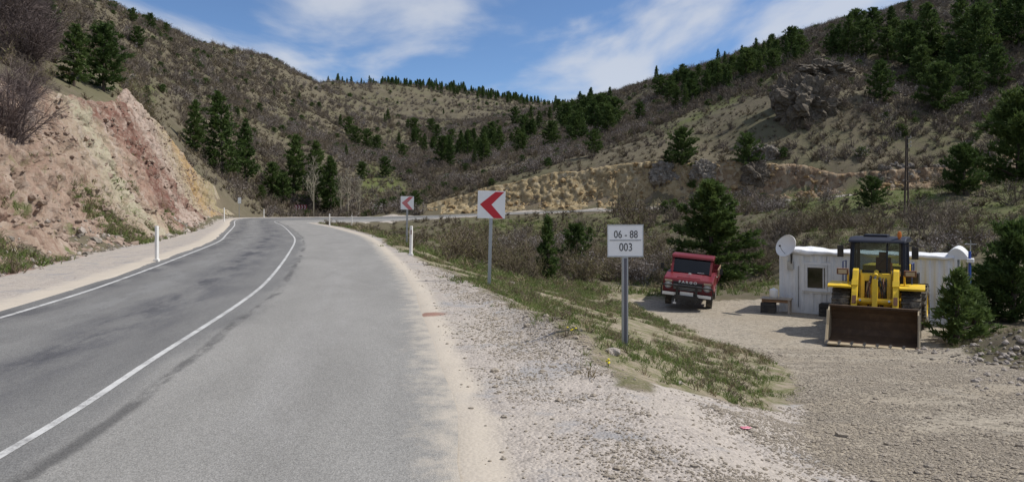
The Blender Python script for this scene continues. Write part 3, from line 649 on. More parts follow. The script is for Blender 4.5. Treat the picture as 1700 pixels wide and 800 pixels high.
# ------------------------------------------------------------------ plants: shapes
def tri_mesh(name, V, mats, mi=None, quads=False):
    V = np.asarray(V, dtype=np.float32); k = 4 if quads else 3; n = len(V) // k
    me = bpy.data.meshes.new(name); me.vertices.add(len(V)); me.vertices.foreach_set('co', V.ravel())
    me.loops.add(len(V)); me.loops.foreach_set('vertex_index', np.arange(len(V), dtype=np.int32)); me.polygons.add(n)
    me.polygons.foreach_set('loop_start', np.arange(0, n * k, k, dtype=np.int32)); me.polygons.foreach_set('loop_total', np.full(n, k, dtype=np.int32))
    for m in mats: me.materials.append(M[m])
    if mi is not None: me.polygons.foreach_set('material_index', np.asarray(mi, dtype=np.int32))
    me.update(calc_edges=True); return me
def unit(v): return v / (np.linalg.norm(v, axis=-1, keepdims=True) + 1e-9)
def pine_mesh(seed, H, Rm, shape, ntuft, blade, per=6, bare=.06):
    g = np.random.default_rng(seed); pos = []; out = []
    nb = int(34 + H * 7); ga = 2.39996
    lean = g.normal(0, .02, 2)
    for i in range(nb):
        f = (i + g.random()) / nb; h = bare + (1 - bare) * f ** .92
        prof = {'cone': (1 - f) ** .8 * (.55 + .45 * min(1, f * 5)), 'round': max(.05, 1 - f ** 2.2) ** .6 * (.65 + .35 * min(1, f * 4)), 'column': (1 - f ** 1.6) ** .7 * (.7 + .3 * min(1, f * 4)), 'layer': (1 - f) ** .7 * (.6 + .4 * abs(math.sin(f * 16)))}[shape]
        L = Rm * prof * g.uniform(.55, 1.18) + .03; az = i * ga + g.normal(0, .35)
        up = math.radians(g.uniform(-4, 18) + 42 * f ** 1.5)
        d = np.array([math.cos(az) * math.cos(up), math.sin(az) * math.cos(up), math.sin(up)])
        k = max(2, int(ntuft / nb * (.35 + 1.1 * prof)))
        tt = g.random(k) ** .62
        p = np.array([lean[0] * h * H, lean[1] * h * H, h * H]) + d * (tt * L)[:, None] + g.normal(0, .05 * L + .03, (k, 3)) * [1, 1, .7]
        p[:, 2] += .10 * L * tt ** 2
        pos.append(p); out.append(np.repeat(unit(d + [0, 0, .45])[None], k, 0))
    pos = np.concatenate(pos); out = np.concatenate(out); n = len(pos)
    d = unit(np.repeat(out, per, 0) + g.normal(0, .62, (n * per, 3))); o = np.repeat(pos, per, 0) + g.normal(0, .04, (n * per, 3))
    s = unit(np.cross(d, g.normal(0, 1, (n * per, 3)))); ln = blade * g.uniform(.6, 1.25, (n * per, 1)); w = ln * .19
    V = np.stack([o - s * w, o + s * w, o + d * ln], 1).reshape(-1, 3)
    V[:, 2] = np.maximum(V[:, 2], .02)
    return V
def trunk_mesh(H, r, seed, name='trunk', mat='bark', limbs=0, Rm=1):
    g = random.Random(seed); b = MB(); n = 7
    pts = [(g.uniform(-.02, .02) * H * i / n, g.uniform(-.02, .02) * H * i / n, H * i / n) for i in range(n + 1)]; pts[0] = (0, 0, -.25)
    b.tube(pts, [r * (1 - .9 * i / n) + .006 for i in range(n + 1)], 6)
    for i in range(limbs):
        f = g.uniform(.15, .85); a = g.uniform(0, 6.28); L = Rm * (1 - f) * .8
        p = Vector((0, 0, H * f)); q = p + Vector((math.cos(a) * L, math.sin(a) * L, L * .35)); b.tube([p, (p + q) / 2 + Vector((0, 0, .05 * L)), q], [r * .3 * (1 - f) + .008, r * .2 * (1 - f) + .006, .004], 4, False)
    me = bpy.data.meshes.new(name); me.from_pydata(b.v, [], b.f); me.materials.append(M[mat]); me.update(); return me
def ribbons(A, B, w0, w1, g):
    d = B - A; s = unit(np.cross(d, g.normal(0, 1, A.shape)))
    return np.stack([A - s * w0, A + s * w0, B + s * w1, B - s * w1], 1).reshape(-1, 3)
def shrub_mesh(name, seed, H, W, stems, twigs, tw, mats, dots=0, dot=.05, flat=1.0):
    g = np.random.default_rng(seed); A = []; B = []; W0 = []; W1 = []
    tips = []
    for i in range(stems):
        az = g.uniform(0, 6.283); sp = g.uniform(.15, 1.0) * W / 2; hh = H * g.uniform(.65, 1.0) * math.sqrt(max(.15, 1 - (sp / (W * .56)) ** 2))
        base = np.array([g.normal(0, .08 * W), g.normal(0, .08 * W), -.05]); p = base; n = 4
        for j in range(1, n + 1):
            f = j / n; q = base + np.array([math.cos(az) * sp * f ** 1.1, math.sin(az) * sp * f ** 1.1, hh * f]) + g.normal(0, .05 * H * f, 3)
            A.append(p); B.append(q); r = tw * 2.6 * (1 - .75 * f); W0.append(r + tw * .4); W1.append(r); tips.append((p, q, f)); p = q
    ti = g.integers(0, len(tips), twigs); P0 = np.array([t[0] for t in tips]); P1 = np.array([t[1] for t in tips]); FF = np.array([t[2] for t in tips])
    u = g.random((twigs, 1)); o = P0[ti] * (1 - u) + P1[ti] * u
    d = unit(np.c_[o[:, 0], o[:, 1], np.full(twigs, .0)] * .8 + g.normal(0, .55, (twigs, 3)) + [0, 0, .55 * flat]); ln = H * g.uniform(.12, .38, (twigs, 1)) * (.6 + .5 * FF[ti][:, None])
    e = o + d * ln; e[:, 2] = np.maximum(e[:, 2], .03)
    V = [ribbons(np.array(A), np.array(B), np.array(W0)[:, None], np.array(W1)[:, None], g), ribbons(o, e, tw * .8, tw * .25, g)]
    nq = len(A) + twigs
    k2 = twigs * 2; pi = g.integers(0, twigs, k2); uu = g.uniform(.2, .9, (k2, 1)); o2 = o[pi] * (1 - uu) + e[pi] * uu
    e2 = o2 + unit(d[pi] + g.normal(0, .7, (k2, 3))) * ln[pi] * g.uniform(.3, .7, (k2, 1)); e2[:, 2] = np.maximum(e2[:, 2], .03)
    V.append(ribbons(o2, e2, tw * .55, tw * .15, g)); nq += k2; mi = [0] * nq
    if dots:
        pi = g.integers(0, k2, dots); uu = g.random((dots, 1)); c = o2[pi] * (1 - uu) + e2[pi] * uu + g.normal(0, .02, (dots, 3))
        V.append(ribbons(c, c + g.normal(0, dot, (dots, 3)), dot * .7, dot * .5, g)); mi += [1] * dots
    return tri_mesh(name, np.concatenate(V), mats, mi, True)
def stone_mesh(name, seed, mat, sub=1, flat=.7, rough=.28):
    bm = bmesh.new(); bmesh.ops.create_icosphere(bm, subdivisions=sub, radius=1); g = np.random.default_rng(seed); off = g.uniform(0, 50, 3)
    for v in bm.verts:
        p = np.array(v.co) * 1.3 + off; k = 1 + rough * float(fbm(p[0:1], p[1:2], p[2:3], 2, seed)[0]) * 2 + g.normal(0, rough * .3)
        v.co = Vector((v.co.x * k, v.co.y * k * .85, v.co.z * k * flat))
    me = bpy.data.meshes.new(name); bm.to_mesh(me); bm.free(); me.materials.append(M[mat]); return me
def scatter(name, protos, pts, rot, scale, pick, label=None, tilt=None):     # one object of uncountable small things (kind = stuff)
    me = bpy.data.meshes.new(name); me.vertices.add(len(pts)); me.vertices.foreach_set('co', np.asarray(pts, dtype=np.float32).ravel())
    for nm, a, ty in (('rot', rot, 'FLOAT'), ('size', scale, 'FLOAT'), ('pick', pick, 'INT')):
        at = me.attributes.new(nm, ty, 'POINT'); at.data.foreach_set('value', np.asarray(a, dtype=np.int32 if ty == 'INT' else np.float32))
    o = bpy.data.objects.new(name, me); COL.objects.link(o)
    ng = bpy.data.node_groups.new(name + '_scatter', 'GeometryNodeTree'); ng.interface.new_socket('Geometry', in_out='INPUT', socket_type='NodeSocketGeometry'); ng.interface.new_socket('Geometry', in_out='OUTPUT', socket_type='NodeSocketGeometry')
    N = ng.nodes; L = ng.links; gi = N.new('NodeGroupInput'); go = N.new('NodeGroupOutput'); mtp = N.new('GeometryNodeMeshToPoints'); L.new(gi.outputs[0], mtp.inputs[0])
    g2i = N.new('GeometryNodeGeometryToInstance')
    for pm in protos[::-1]:
        po = bpy.data.objects.new(pm.name + '_proto', pm); oi = N.new('GeometryNodeObjectInfo'); oi.inputs['Object'].default_value = po; oi.inputs['As Instance'].default_value = True; L.new(oi.outputs['Geometry'], g2i.inputs[0])
    j = N.new('GeometryNodeJoinGeometry')
    for nd in [n for n in N if n.bl_idname == 'GeometryNodeObjectInfo']:
        L.new(nd.outputs['Geometry'], j.inputs[0])
    N.remove(g2i)
    iop = N.new('GeometryNodeInstanceOnPoints'); L.new(mtp.outputs[0], iop.inputs['Points']); L.new(j.outputs[0], iop.inputs['Instance']); iop.inputs['Pick Instance'].default_value = True
    def at(nm, ty): a = N.new('GeometryNodeInputNamedAttribute'); a.data_type = ty; a.inputs['Name'].default_value = nm; return a.outputs[0]
    L.new(at('pick', 'INT'), iop.inputs['Instance Index'])
    cx = N.new('ShaderNodeCombineXYZ'); L.new(at('rot', 'FLOAT'), cx.inputs[2]); e2r = N.new('FunctionNodeEulerToRotation'); L.new(cx.outputs[0], e2r.inputs[0]); L.new(e2r.outputs[0], iop.inputs['Rotation'])
    sx = N.new('ShaderNodeCombineXYZ'); sz = at('size', 'FLOAT')
    for k in range(3): L.new(sz, sx.inputs[k])
    L.new(sx.outputs[0], iop.inputs['Scale']); L.new(iop.outputs[0], go.inputs[0])
    md = o.modifiers.new('scatter', 'NODES'); md.node_group = ng
    tag(o, label, kind='stuff'); return o

PINES = {}
for key, (H, Rm, shp, nt, bl, per) in dict(cone=(6, 1.55, 'cone', 520, .36, 6), cone2=(6, 1.35, 'cone', 480, .36, 6), round=(5, 2.1, 'round', 620, .38, 6), column=(6.5, 1.5, 'column', 560, .38, 6), layer=(8, 2.6, 'layer', 760, .42, 6), broad=(6, 2.3, 'round', 760, .38, 6)).items():
    sd = sum(map(ord, key)); PINES[key] = (H, tri_mesh('pine_crown', pine_mesh(sd, H, Rm, shp, nt, bl, per), ['pine_needles']), trunk_mesh(H * .96, .12, sd, 'pine_trunk'))
for key, (H, Rm, shp, nt, bl, per, mt) in dict(big=(5.5, 1.95, 'broad2', 2300, .24, 7, 'pine_needles'), young=(2.2, .95, 'young', 420, .19, 8, 'pine_needles_fresh'), young2=(3.6, 1.6, 'broad2', 1300, .21, 7, 'pine_needles'), slim=(3.0, .62, 'cone', 620, .18, 7, 'pine_needles_fresh'), dense=(5, 2.4, 'round', 1900, .26, 7, 'pine_needles'), light=(4, 2.3, 'round', 1200, .25, 6, 'pine_needles_fresh')).items():
    sd = sum(map(ord, key)) + 5; sh2 = {'broad2': 'round' if key == 'young2' else 'column', 'young': 'cone'}.get(shp, shp)
    PINES[key] = (H, tri_mesh('pine_crown', pine_mesh(sd, H, Rm, sh2, nt, bl, per, .02), [mt]), trunk_mesh(H * .95, .07 + .012 * H, sd, 'pine_trunk', 'bark', 16, Rm))
def pine(kind, x, y, h, label, group=None, rz=None, sx=1.0):
    H, cm, tm = PINES[kind]; o = empty('pine_tree', (x, y, float(ground(x, y)) - .05), random.uniform(0, 6.28) if rz is None else rz); s = h / H; o.scale = (s * sx, s * sx, s)
    for nm, me in (('crown', cm), ('trunk', tm)):
        c = bpy.data.objects.new(nm, me); COL.objects.link(c); c.parent = o
    return tag(o, label, 'tree', group)
def pine_px(kind, px, base, top, label, group=None, Z=None, sx=1.0, zmin=30):
    if Z is None: x, y, z = hit(px, base, zmin)
    else: x, y = (px - CX) / F * Z, Z
    z = float(ground(x, y)); h = (HY + F * (CAMZ - z) / y - top) * y / F
    return pine(kind, x, y, max(h, 1.0), label, group, None, sx)

LAND = [(150, 70, 'the rock rim pines'), (30, 40, 'the top left corner'), (250, 40, 'the left skyline pines'), (369, 220, 'the tall layered conifer'), (490, 285, 'the pine clump at the bend'), (520, 310, 'the pale poplar'), (640, 300, 'the valley meadow'), (580, 230, 'the dotted pines in the valley'), (676, 335, 'the far chevron sign'),
        (400, 130, 'the left skyline'), (650, 180, 'the far ridge'), (815, 340, 'the near chevron sign'), (880, 330, 'the yellow rock cut'), (1052, 320, 'the large pale budding bush'), (1038, 400, 'the number sign'), (910, 400, 'the slim young pine'), (957, 400, 'the low dark gully pine'), (1150, 440, 'the red truck'), (1181, 350, 'the big pine behind the truck'), (1132, 250, 'the yellow cut pine'),
        (987, 240, 'the rounded slope pine'), (1243, 255, 'the light green pine'), (1312, 405, 'the satellite dish'), (1450, 400, 'the loader cab'), (1447, 345, 'the spreading pine behind the loader'), (1505, 300, 'the power pole'), (1600, 295, 'the very dark terrace pine'), (1600, 430, 'the white end of the cabin'), (1680, 450, 'the pine at the right edge'), (1338, 185, 'the jagged rock outcrop'), (1366, 125, 'the smaller rock outcrop'),
        (1408, 60, 'the spire-shaped skyline pine'), (1510, 290, 'the stone bank'), (1690, 200, 'the upper right edge pine'), (1600, 80, 'the wooded upper right corner'), (981, 165, 'the saddle pines'), (850, 230, 'the wood below the saddle'), (1190, 105, 'the right skyline')]
def where(x, y, z):
    px, py = proj(x, y, z); d = [((px - a) ** 2 + 1.6 * (py - b) ** 2, a, b, t) for a, b, t in LAND]; _, a, b, t = min(d); dx, dy = px - a, py - b
    if abs(dx) > 70 or abs(dy) > 50: far = 'well '
    else: far = 'just '
    return far + (('right of ' if dx > 0 else 'left of ') if abs(dx) > abs(dy) else ('below ' if dy > 0 else 'above ')) + t
# --- pines that can be told apart
pine_px('column', 123, 147, 42, 'tall dark pine on the rim of the red rock cut, left of the pair', Z=45.2, sx=1.2)
pine_px('broad', 172, 150, 46, 'full green pine on the rim of the red rock cut, right of the pair', Z=50.2, sx=1.15)
pine_px('column', 82, 60, -14, 'pine at the upper left corner above the rock cut', Z=66)
pine_px('round', 228, 80, 46, 'lone rounded pine high on the left hillside above the rock cut')
for px, b, t, l in ((221, 34, 15, 'leftmost of three small pines on the left skyline'), (250, 47, 24, 'middle one of three small pines on the left skyline'), (275, 54, 39, 'rightmost and smallest of three small pines on the left skyline')): pine_px('round', px, b + 4, t, l)
pine_px('column', 322, 262, 168, 'narrow dark pine beside the tall layered pine left of the road bend', Z=104)
pine_px('layer', 369, 300, 156, 'tall layered conifer with spreading tiers left of the road bend', Z=108, sx=1.1)
pine_px('cone2', 408, 275, 200, 'smaller pine half behind the tall layered conifer left of the road bend', Z=120)
pine_px('cone', 243, 205, 143, 'dark pine just behind the far edge of the rock cut', Z=84)
for k, px, b, t, Z, l in (('broad', 452, 345, 272, 122, 'low broad pine at left end of the pine clump behind the road bend'), ('column', 488, 342, 226, 126, 'tallest pine of the clump behind the road bend'), ('layer', 526, 345, 236, 124, 'tall pine behind the pale poplar at the road bend'), ('column', 549, 342, 262, 122, 'rightmost pine of the clump behind the road bend'), ('broad', 434, 345, 308, 116, 'small bushy pine next to the white post at the bend'), ('round', 470, 340, 290, 121, 'rounded low pine in front of the clump behind the road bend')): pine_px(k, px, b, t, l, Z=Z)
pine_px('dense', 1132, 283, 217, 'dark pine standing on top of the yellow rock cut'); pine_px('round', 1108, 276, 250, 'low bushy pine beside the dark pine above the yellow cut'); pine_px('round', 987, 260, 218, 'dark rounded pine among grey shrubs on the bare slope')
pine_px('light', 1243, 282, 226, 'bushy light green pine right of the bare scree slope'); pine_px('big', 1181, 452, 304, 'big dense dark green pine behind the red truck', Z=41, sx=1.3)
pine_px('slim', 910, 444, 361, 'slim young pine on the bank left of the number sign', Z=40); pine_px('round', 957, 428, 376, 'low dark pine among shrubs behind the slim young pine', Z=48)
pine_px('light', 1447, 386, 298, 'light green spreading pine behind the loader cab', Z=62, sx=1.1); pine_px('dense', 1600, 345, 243, 'very dark dense pine casting a shadow on the green terrace', Z=62)
pine_px('young', 1588, 556, 449, 'small open young pine in front of the white cabin end', Z=22.5, sx=1.0); pine_px('young', 1616, 552, 476, 'small bushy pine next to the young pine by the cabin', Z=23.4, sx=1.25)
pine_px('young2', 1682, 532, 378, 'dark pine at the right edge beside the cabin', Z=26.5, sx=1.0); pine_px('young2', 1650, 525, 440, 'low dark pine between the cabin end and the right edge', Z=27.5, sx=1.2)
pine_px('dense', 1690, 245, 162, 'dark pine at the right edge above the rocky bank', Z=78); pine_px('layer', 1408, 100, 24, 'spire-shaped pine rising above the right skyline'); pine_px('broad', 1384, 100, 52, 'dark pine left of the spire-shaped pine on the right skyline'); pine_px('broad', 1438, 100, 36, 'dark pine right of the spire-shaped pine on the right skyline')
for px, b, t in ((1255, 100, 64), (1290, 92, 66), (1192, 108, 82), (1090, 136, 110), (1232, 108, 76)): lb = 'pine spire on the right skyline, %s of five' % {1090: 'leftmost', 1192: 'second from left', 1232: 'middle one', 1255: 'fourth from left', 1290: 'rightmost'}[px]; pine_px('cone2', px, b + 6, t, lb, 'pines along the right skyline')
for px, b, t in ((981, 176, 146), (1012, 168, 145), (948, 184, 170)): lb = 'skyline pine where the hills meet, %s of three' % {948: 'leftmost and smallest', 981: 'middle and tallest', 1012: 'rightmost'}[px]; pine_px('column', px, b + 4, t, lb, 'pines at the skyline saddle')
UR = [(1545, 110, 6, 'layer'), (1508, 118, 38, 'broad'), (1592, 112, -6, 'layer'), (1626, 122, 14, 'broad'), (1660, 80, -14, 'column'), (1692, 80, -10, 'broad'), (1462, 172, 104, 'broad'), (1560, 190, 108, 'dense'), (1530, 150, 80, 'broad'), (1610, 170, 96, 'broad'), (1578, 140, 70, 'column'), (1655, 150, 80, 'broad')]
ORD = ['leftmost', 'second from left', 'third from left', 'fourth from left', 'fifth from left', 'sixth from left', 'sixth from right', 'fifth from right', 'fourth from right', 'third from right', 'second from right', 'rightmost']
for px, b, t, k in UR: pine_px(k, px, b, t, 'dark upper right pine, %s, %s' % (ORD[sorted(u[0] for u in UR).index(px)], 'foot high on slope' if b < 115 else 'foot low on slope'), 'pines on the upper right hillside')
MID = [(565, 212, 190), (580, 226, 196), (590, 244, 212), (610, 250, 216), (626, 256, 226), (685, 240, 214), (705, 254, 222), (720, 250, 228), (640, 296, 262), (497, 165, 152), (530, 185, 170), (455, 165, 148), (600, 300, 270), (668, 262, 240), (575, 262, 240), (690, 350, 318), (430, 190, 172), (395, 200, 178)]
for px, b, t in MID: h3 = hit(px, b, 30); lb = ('small slender' if px % 2 else 'small rounded') + ' dark pine ' + where(*h3); pine_px('cone2' if px % 2 else 'round', px, b, t, lb, 'small pines in the valley, ' + lb)
def band(poly, n, h0, h1, label, group, kinds, seed, zmin=110):
    g = random.Random(seed); xs = [p[0] for p in poly]; ys = [p[1] for p in poly]; k = 0; used = []
    for _ in range(n * 40):
        px, py = g.uniform(min(xs), max(xs)), g.uniform(min(ys), max(ys))
        if not inpoly(np.array([px]), np.array([py]), poly)[0]: continue
        x, y, z = hit(px, py, zmin)
        if any((x - a) ** 2 + (y - b) ** 2 < 3.2 for a, b in used): continue
        used.append((x, y)); kk = g.choice(kinds); hh = g.uniform(h0, h1); wh = where(x, y, z); lb = ('tall ' if hh > (h0 + h1) / 2 else 'short ') + {'cone': 'pointed', 'cone2': 'slender pointed', 'broad': 'broad', 'column': 'columnar', 'round': 'rounded'}[kk] + ' dark pine ' + wh; pine(kk, x, y, hh, lb, group + ', ' + lb, g.uniform(0, 6.28), g.uniform(.85, 1.25)); k += 1
        if k >= n: break
band([(722, 284), (770, 248), (850, 205), (925, 186), (1010, 190), (1040, 206), (985, 236), (905, 252), (830, 272)], 62, 4.5, 8, 'dark pine in the wood below the saddle, left part of the right hill', 'pine wood below the saddle', ['cone', 'broad', 'column', 'round'], 4)
band([(1040, 205), (1110, 148), (1200, 108), (1330, 80), (1330, 104), (1210, 150), (1110, 192)], 58, 3.5, 7, 'dark pine in the strip below the right skyline', 'pines in the strip below the right skyline', ['cone2', 'broad', 'round'], 9)
band([(1330, 85), (1450, 45), (1560, 15), (1700, 0), (1700, 120), (1560, 110), (1440, 120)], 24, 4, 8, 'x', 'pines below the upper right skyline', ['cone2', 'broad', 'column', 'round'], 21)
band([(600, 185), (760, 190), (760, 265), (640, 260)], 16, 3.5, 6, 'x', 'pines dotted in the valley', ['cone2', 'round', 'column'], 33)
# --- far ridge: a wood that reads as one mass
g = np.random.default_rng(2); fx = g.uniform(-240, 120, 900); fy = g.uniform(520, 700, 900)
px, py = proj(fx, fy, ground(fx, fy)); sky_y = np.interp(px, [480, 540, 600, 700, 800, 900, 960], [124, 135, 140, 145, 157, 170, 176]); ok = (py < sky_y + 9) & (px > 520) & (px < 950)
fx, fy = fx[ok][:330], fy[ok][:330]
scatter('ridge_pine_wood', [PINES[k][1] for k in ('cone', 'cone2', 'column')], np.c_[fx, fy, ground(fx, fy) - .3], g.uniform(0, 6.28, len(fx)), g.uniform(.7, 1.25, len(fx)), g.integers(0, 3, len(fx)), 'dark line of distant pines along the far ridge')

# ------------------------------------------------------------------ shrubs
SH = {}
SH['far'] = [shrub_mesh('bare_shrub', 20 + i, 1.9, 2.6, 12, 80, .030, ['twigs'], 0) for i in range(3)] + [shrub_mesh('brown_shrub', 30 + i, 1.7, 2.6, 12, 80, .030, ['twigs_brown', 'buds'], 40, .05) for i in range(2)]
SH['blossom'] = [shrub_mesh('blossoming_shrub', 40 + i, 2.0, 2.4, 12, 80, .026, ['twigs', 'blossom'], 150, .055) for i in range(2)]
SH['near'] = [shrub_mesh('bare_shrub', 50 + i, 2.2, 3.0, 22, 330, .013, ['twigs'], 0) for i in range(2)] + [shrub_mesh('brown_shrub', 60 + i, 2.0, 3.0, 22, 330, .013, ['twigs_brown', 'buds'], 260, .022) for i in range(2)]
SH['bud'] = [shrub_mesh('budding_shrub', 70 + i, 2.2, 3.0, 20, 300, .012, ['twigs_brown', 'buds'], 900, .026) for i in range(2)]
SH['nearblossom'] = [shrub_mesh('blossoming_shrub', 80, 2.0, 2.4, 18, 220, .013, ['twigs', 'blossom'], 700, .030)]
SH['thicket'] = [shrub_mesh('bare_thicket', 95 + i, 2.4, 3.2, 60, 2200, .011, ['twigs_dark'], 0) for i in range(2)]
SH['low'] = [shrub_mesh('low_scrub', 90 + i, .8, 1.6, 12, 60, .026, ['twigs_brown' if i else 'twigs', 'buds'], 30, .05) for i in range(2)]
def shrub(name, me, x, y, s, label, group=None, sz=1.0, cat='shrub'):
    o = bpy.data.objects.new(name, me); COL.objects.link(o); o.location = (x, y, float(ground(x, y)) - .04); o.rotation_euler = (0, 0, random.uniform(0, 6.28)); o.scale = (s, s, s * sz)
    return tag(o, label, cat, group)
# placed one by one
x, y, z = hit(1052, 352, 60); shrub('budding_shrub', SH['bud'][0], (1052 - CX) / F * 84, 84, 2.3, 'large pale green budding bush in front of the yellow rock cut', sz=1.25)
for px, Z, s, szz, l in ((8, 27, .95, 1.3, 'big leafless purple-brown bush at the left edge below the cut rim'), (38, 31, .6, 1.2, 'small bare bush just right of the big purple-brown bush at left'), (15, 49, 1.5, 1.1, 'dense bare bush under the top left corner'), (40, 41, 1.2, 1.1, 'tall bare bush overhanging the rim at the upper left'), (-10, 46, 1.8, 1.3, 'bare thicket at the top left corner'), (62, 52, 1.5, 1.1, 'bare bush just left of the pine pair on the cut rim'), (30, 58, 1.7, 1.1, 'dark bare bush behind the rim at upper left')):
    shrub('bare_thicket', SH['thicket'][int(px) % 2], (px - CX) / F * Z, Z, s, l, sz=szz)
for px, Z, s, l in ((1340, 40, .8, 'white blossoming shrub behind the cabin roof by the dish'), (1545, 38, .8, 'pale blossoming shrub behind the right end of the cabin'), (1580, 39, .75, 'second pale blossoming shrub behind the right end of the cabin')):
    shrub('blossoming_shrub', SH['nearblossom'][0], (px - CX) / F * Z, Z, s, l)
# scattered: sizes and kinds by place
def frame(x, y, z, m=90): px, py = proj(x, y, z); return (px > -m) & (px < 1700 + m) & (py > -m)
def seen(x, y, z, lift=2.0):
    ok = np.ones(len(x), bool)
    for f in np.linspace(.06, .97, 60): ok &= ground(x * f, y * f) < CAMZ + (z + lift - CAMZ) * f + .3
    return ok
BARE = [[(735, 335), (1000, 248), (1180, 175), (1290, 150), (1310, 230), (1230, 282), (1000, 290), (830, 312)], [(590, 275), (640, 275), (695, 325), (600, 335)], [(1300, 305), (1570, 295), (1570, 345), (1300, 360)], [(1600, 300), (1760, 290), (1760, 410), (1600, 385)], [(205, 150), (270, 140), (330, 260), (300, 260)], [(1470, 235), (1560, 235), (1560, 270), (1470, 265)]]
g = np.random.default_rng(77); XS = []; YS = []
for (r0, r1, n) in ((24, 110, 5600), (110, 230, 32000), (230, 430, 44000), (430, 720, 36000)):
    yy = np.sqrt(g.uniform(r0 ** 2, r1 ** 2, n)); xx = g.uniform(-.95, 1.05, n) * yy; XS.append(xx); YS.append(yy)
X = np.concatenate(XS); Y = np.concatenate(YS); Z = ground(X, Y)
lat, idx = road_coords(X, Y); over = np.where(lat > 0, lat - rcol(idx, 4), -lat - rcol(idx, 5))
cutd = left_d(over, idx); ok = frame(X, Y, Z, 330) & (over > 1.6) & ((CUT_ON(X, Y) < .1) | ((idx > 345) & (over > 5.5)) | ((idx > 300) & (over > 2.0) & (g.random(len(X)) < .22)) | ((idx > 234) & (idx < 284)))
ok &= yard_mask(X, Y) < .02; pr_ = proj(X, Y, Z)[0]; ok &= ~((lat < 0) & (Y < 68) & (pr_ > 92) & (pr_ < 265))
pxx, pyy = proj(X, Y, Z); clump = fbm(X / 16, Y / 16, oct=3, seed=71)
keep = np.clip(.62 + 1.3 * clump, np.interp(Y, [150, 250], [.1, .32]), 1) * np.where(Y < 110, 1, .9); keep = np.where((pxx > 1330) & (pyy < 270), np.maximum(keep, .55) * 1.0, keep)
for poly in BARE: keep = np.where(inpoly(pxx, pyy, poly), keep * .10, keep)
keep = np.where((pxx > 1060) & (pxx < 1330) & (Y > 30) & (Y < 60) & (pyy > 470), 0, keep)
ok &= g.random(len(X)) < keep
ok &= ~((Y < 40) & (X > 3) & (X < 24)); ok &= ~((Y < 38) & (lat > 0) & (X < 6)); ok &= ~((Y < 36) & (lat < 0))
ok[ok] = seen(X[ok], Y[ok], Z[ok])
sz_ = .95 * 2.0; tp = HY + F * (CAMZ - (Z + sz_)) / Y; pxx, pyy = proj(X, Y, Z); ok &= ~((lat > 0) & (Y < 106) & (tp < np.interp(pxx, [480, 600, 740, 850, 1000, 1040], [376, 374, 366, 360, 353, 300])) & (pxx < 1030)); ok &= ~((lat > 0) & (Y < 106) & (pxx < 745)); ok &= ~((lat > 0) & (Y < 106) & (pxx < 1030) & (g.random(len(X)) < .45))
X, Y, Z, lat = X[ok], Y[ok], Z[ok], lat[ok]
pxx, pyy = proj(X, Y, Z)
size = g.uniform(.55, 1.25, len(X)) * np.interp(Y, [40, 120, 500], [.85, .9, 1.2])
shown = size / Y * np.where((Y > 30) & frame(X, Y, Z + 1, -5) & (pyy - 1.5 * F / Y < 800), 1, 1e-4); order = np.argsort(-shown)
blos = (vnoise(X / 9, Y / 9, seed=5) > .25) & (g.random(len(X)) < .35)
IND = set(order[:290].tolist())
for i in order[:290].tolist():
    near = Y[i] < 95; big = 'large' if size[i] > 1.0 else 'small'; wh = where(X[i], Y[i], Z[i] + .8)
    if blos[i]: me = SH['nearblossom'][0] if near else SH['blossom'][i % 2]; kd = 'white-blossoming shrub'
    elif near: k = i % 7; bd = k in (1, 4) or (k in (2, 5) and pxx[i] < 1030); me = SH['bud'][k % 2] if bd else SH['near'][k % 4]; kd = 'green-budding shrub' if bd else ('leafless grey shrub' if k % 4 < 2 else 'brownish shrub')
    else: me = SH['far'][i % 5]; kd = 'leafless grey shrub' if i % 5 < 3 else 'brownish shrub'
    lb = big + ' ' + kd + ' ' + wh; shrub(me.name.split('.')[0], me, X[i], Y[i], float(size[i]), lb, 'hillside shrubs, ' + lb)
rest = np.array(order[290:]); pick = np.where(blos[rest], 5 + rest % 2, rest % 5); ev = (g.random(len(rest)) < .045) & (Y[rest] > 60); pick = np.where(ev, 7, pick); JUN = tri_mesh('juniper', pine_mesh(991, 1.3, 1.0, 'round', 150, .30, 5), ['pine_needles'])
scatter('hillside_scrub', SH['far'] + SH['blossom'] + [JUN], np.c_[X[rest], Y[rest], Z[rest] - .04], g.uniform(0, 6.28, len(rest)), size[rest], pick, 'dense leafless grey-brown scrub covering the hillsides')
print('shrubs', len(X))
# low scrub and tussocks on the open ground
n = 34000; yy = np.sqrt(g.uniform(36 ** 2, 300 ** 2, n)); xx = g.uniform(-.9, 1.0, n) * yy; zz = ground(xx, yy); la, ix = road_coords(xx, yy); ov = np.where(la > 0, la - rcol(ix, 4), -la - rcol(ix, 5))
ok = frame(xx, yy, zz, 300) & (ov > 1.2) & (yard_mask(xx, yy) < .02) & (CUT_ON(xx, yy) < .1) & ~((yy < 40) & (xx > 3) & (xx < 24)); ok[ok] = seen(xx[ok], yy[ok], zz[ok], .6); xx, yy, zz = xx[ok], yy[ok], zz[ok]
scatter('low_scrub', SH['low'], np.c_[xx, yy, zz - .03], g.uniform(0, 6.28, len(xx)), g.uniform(.3, 1.0, len(xx)), g.integers(0, 2, len(xx)), 'low dry scrub and tussocks on the slopes')

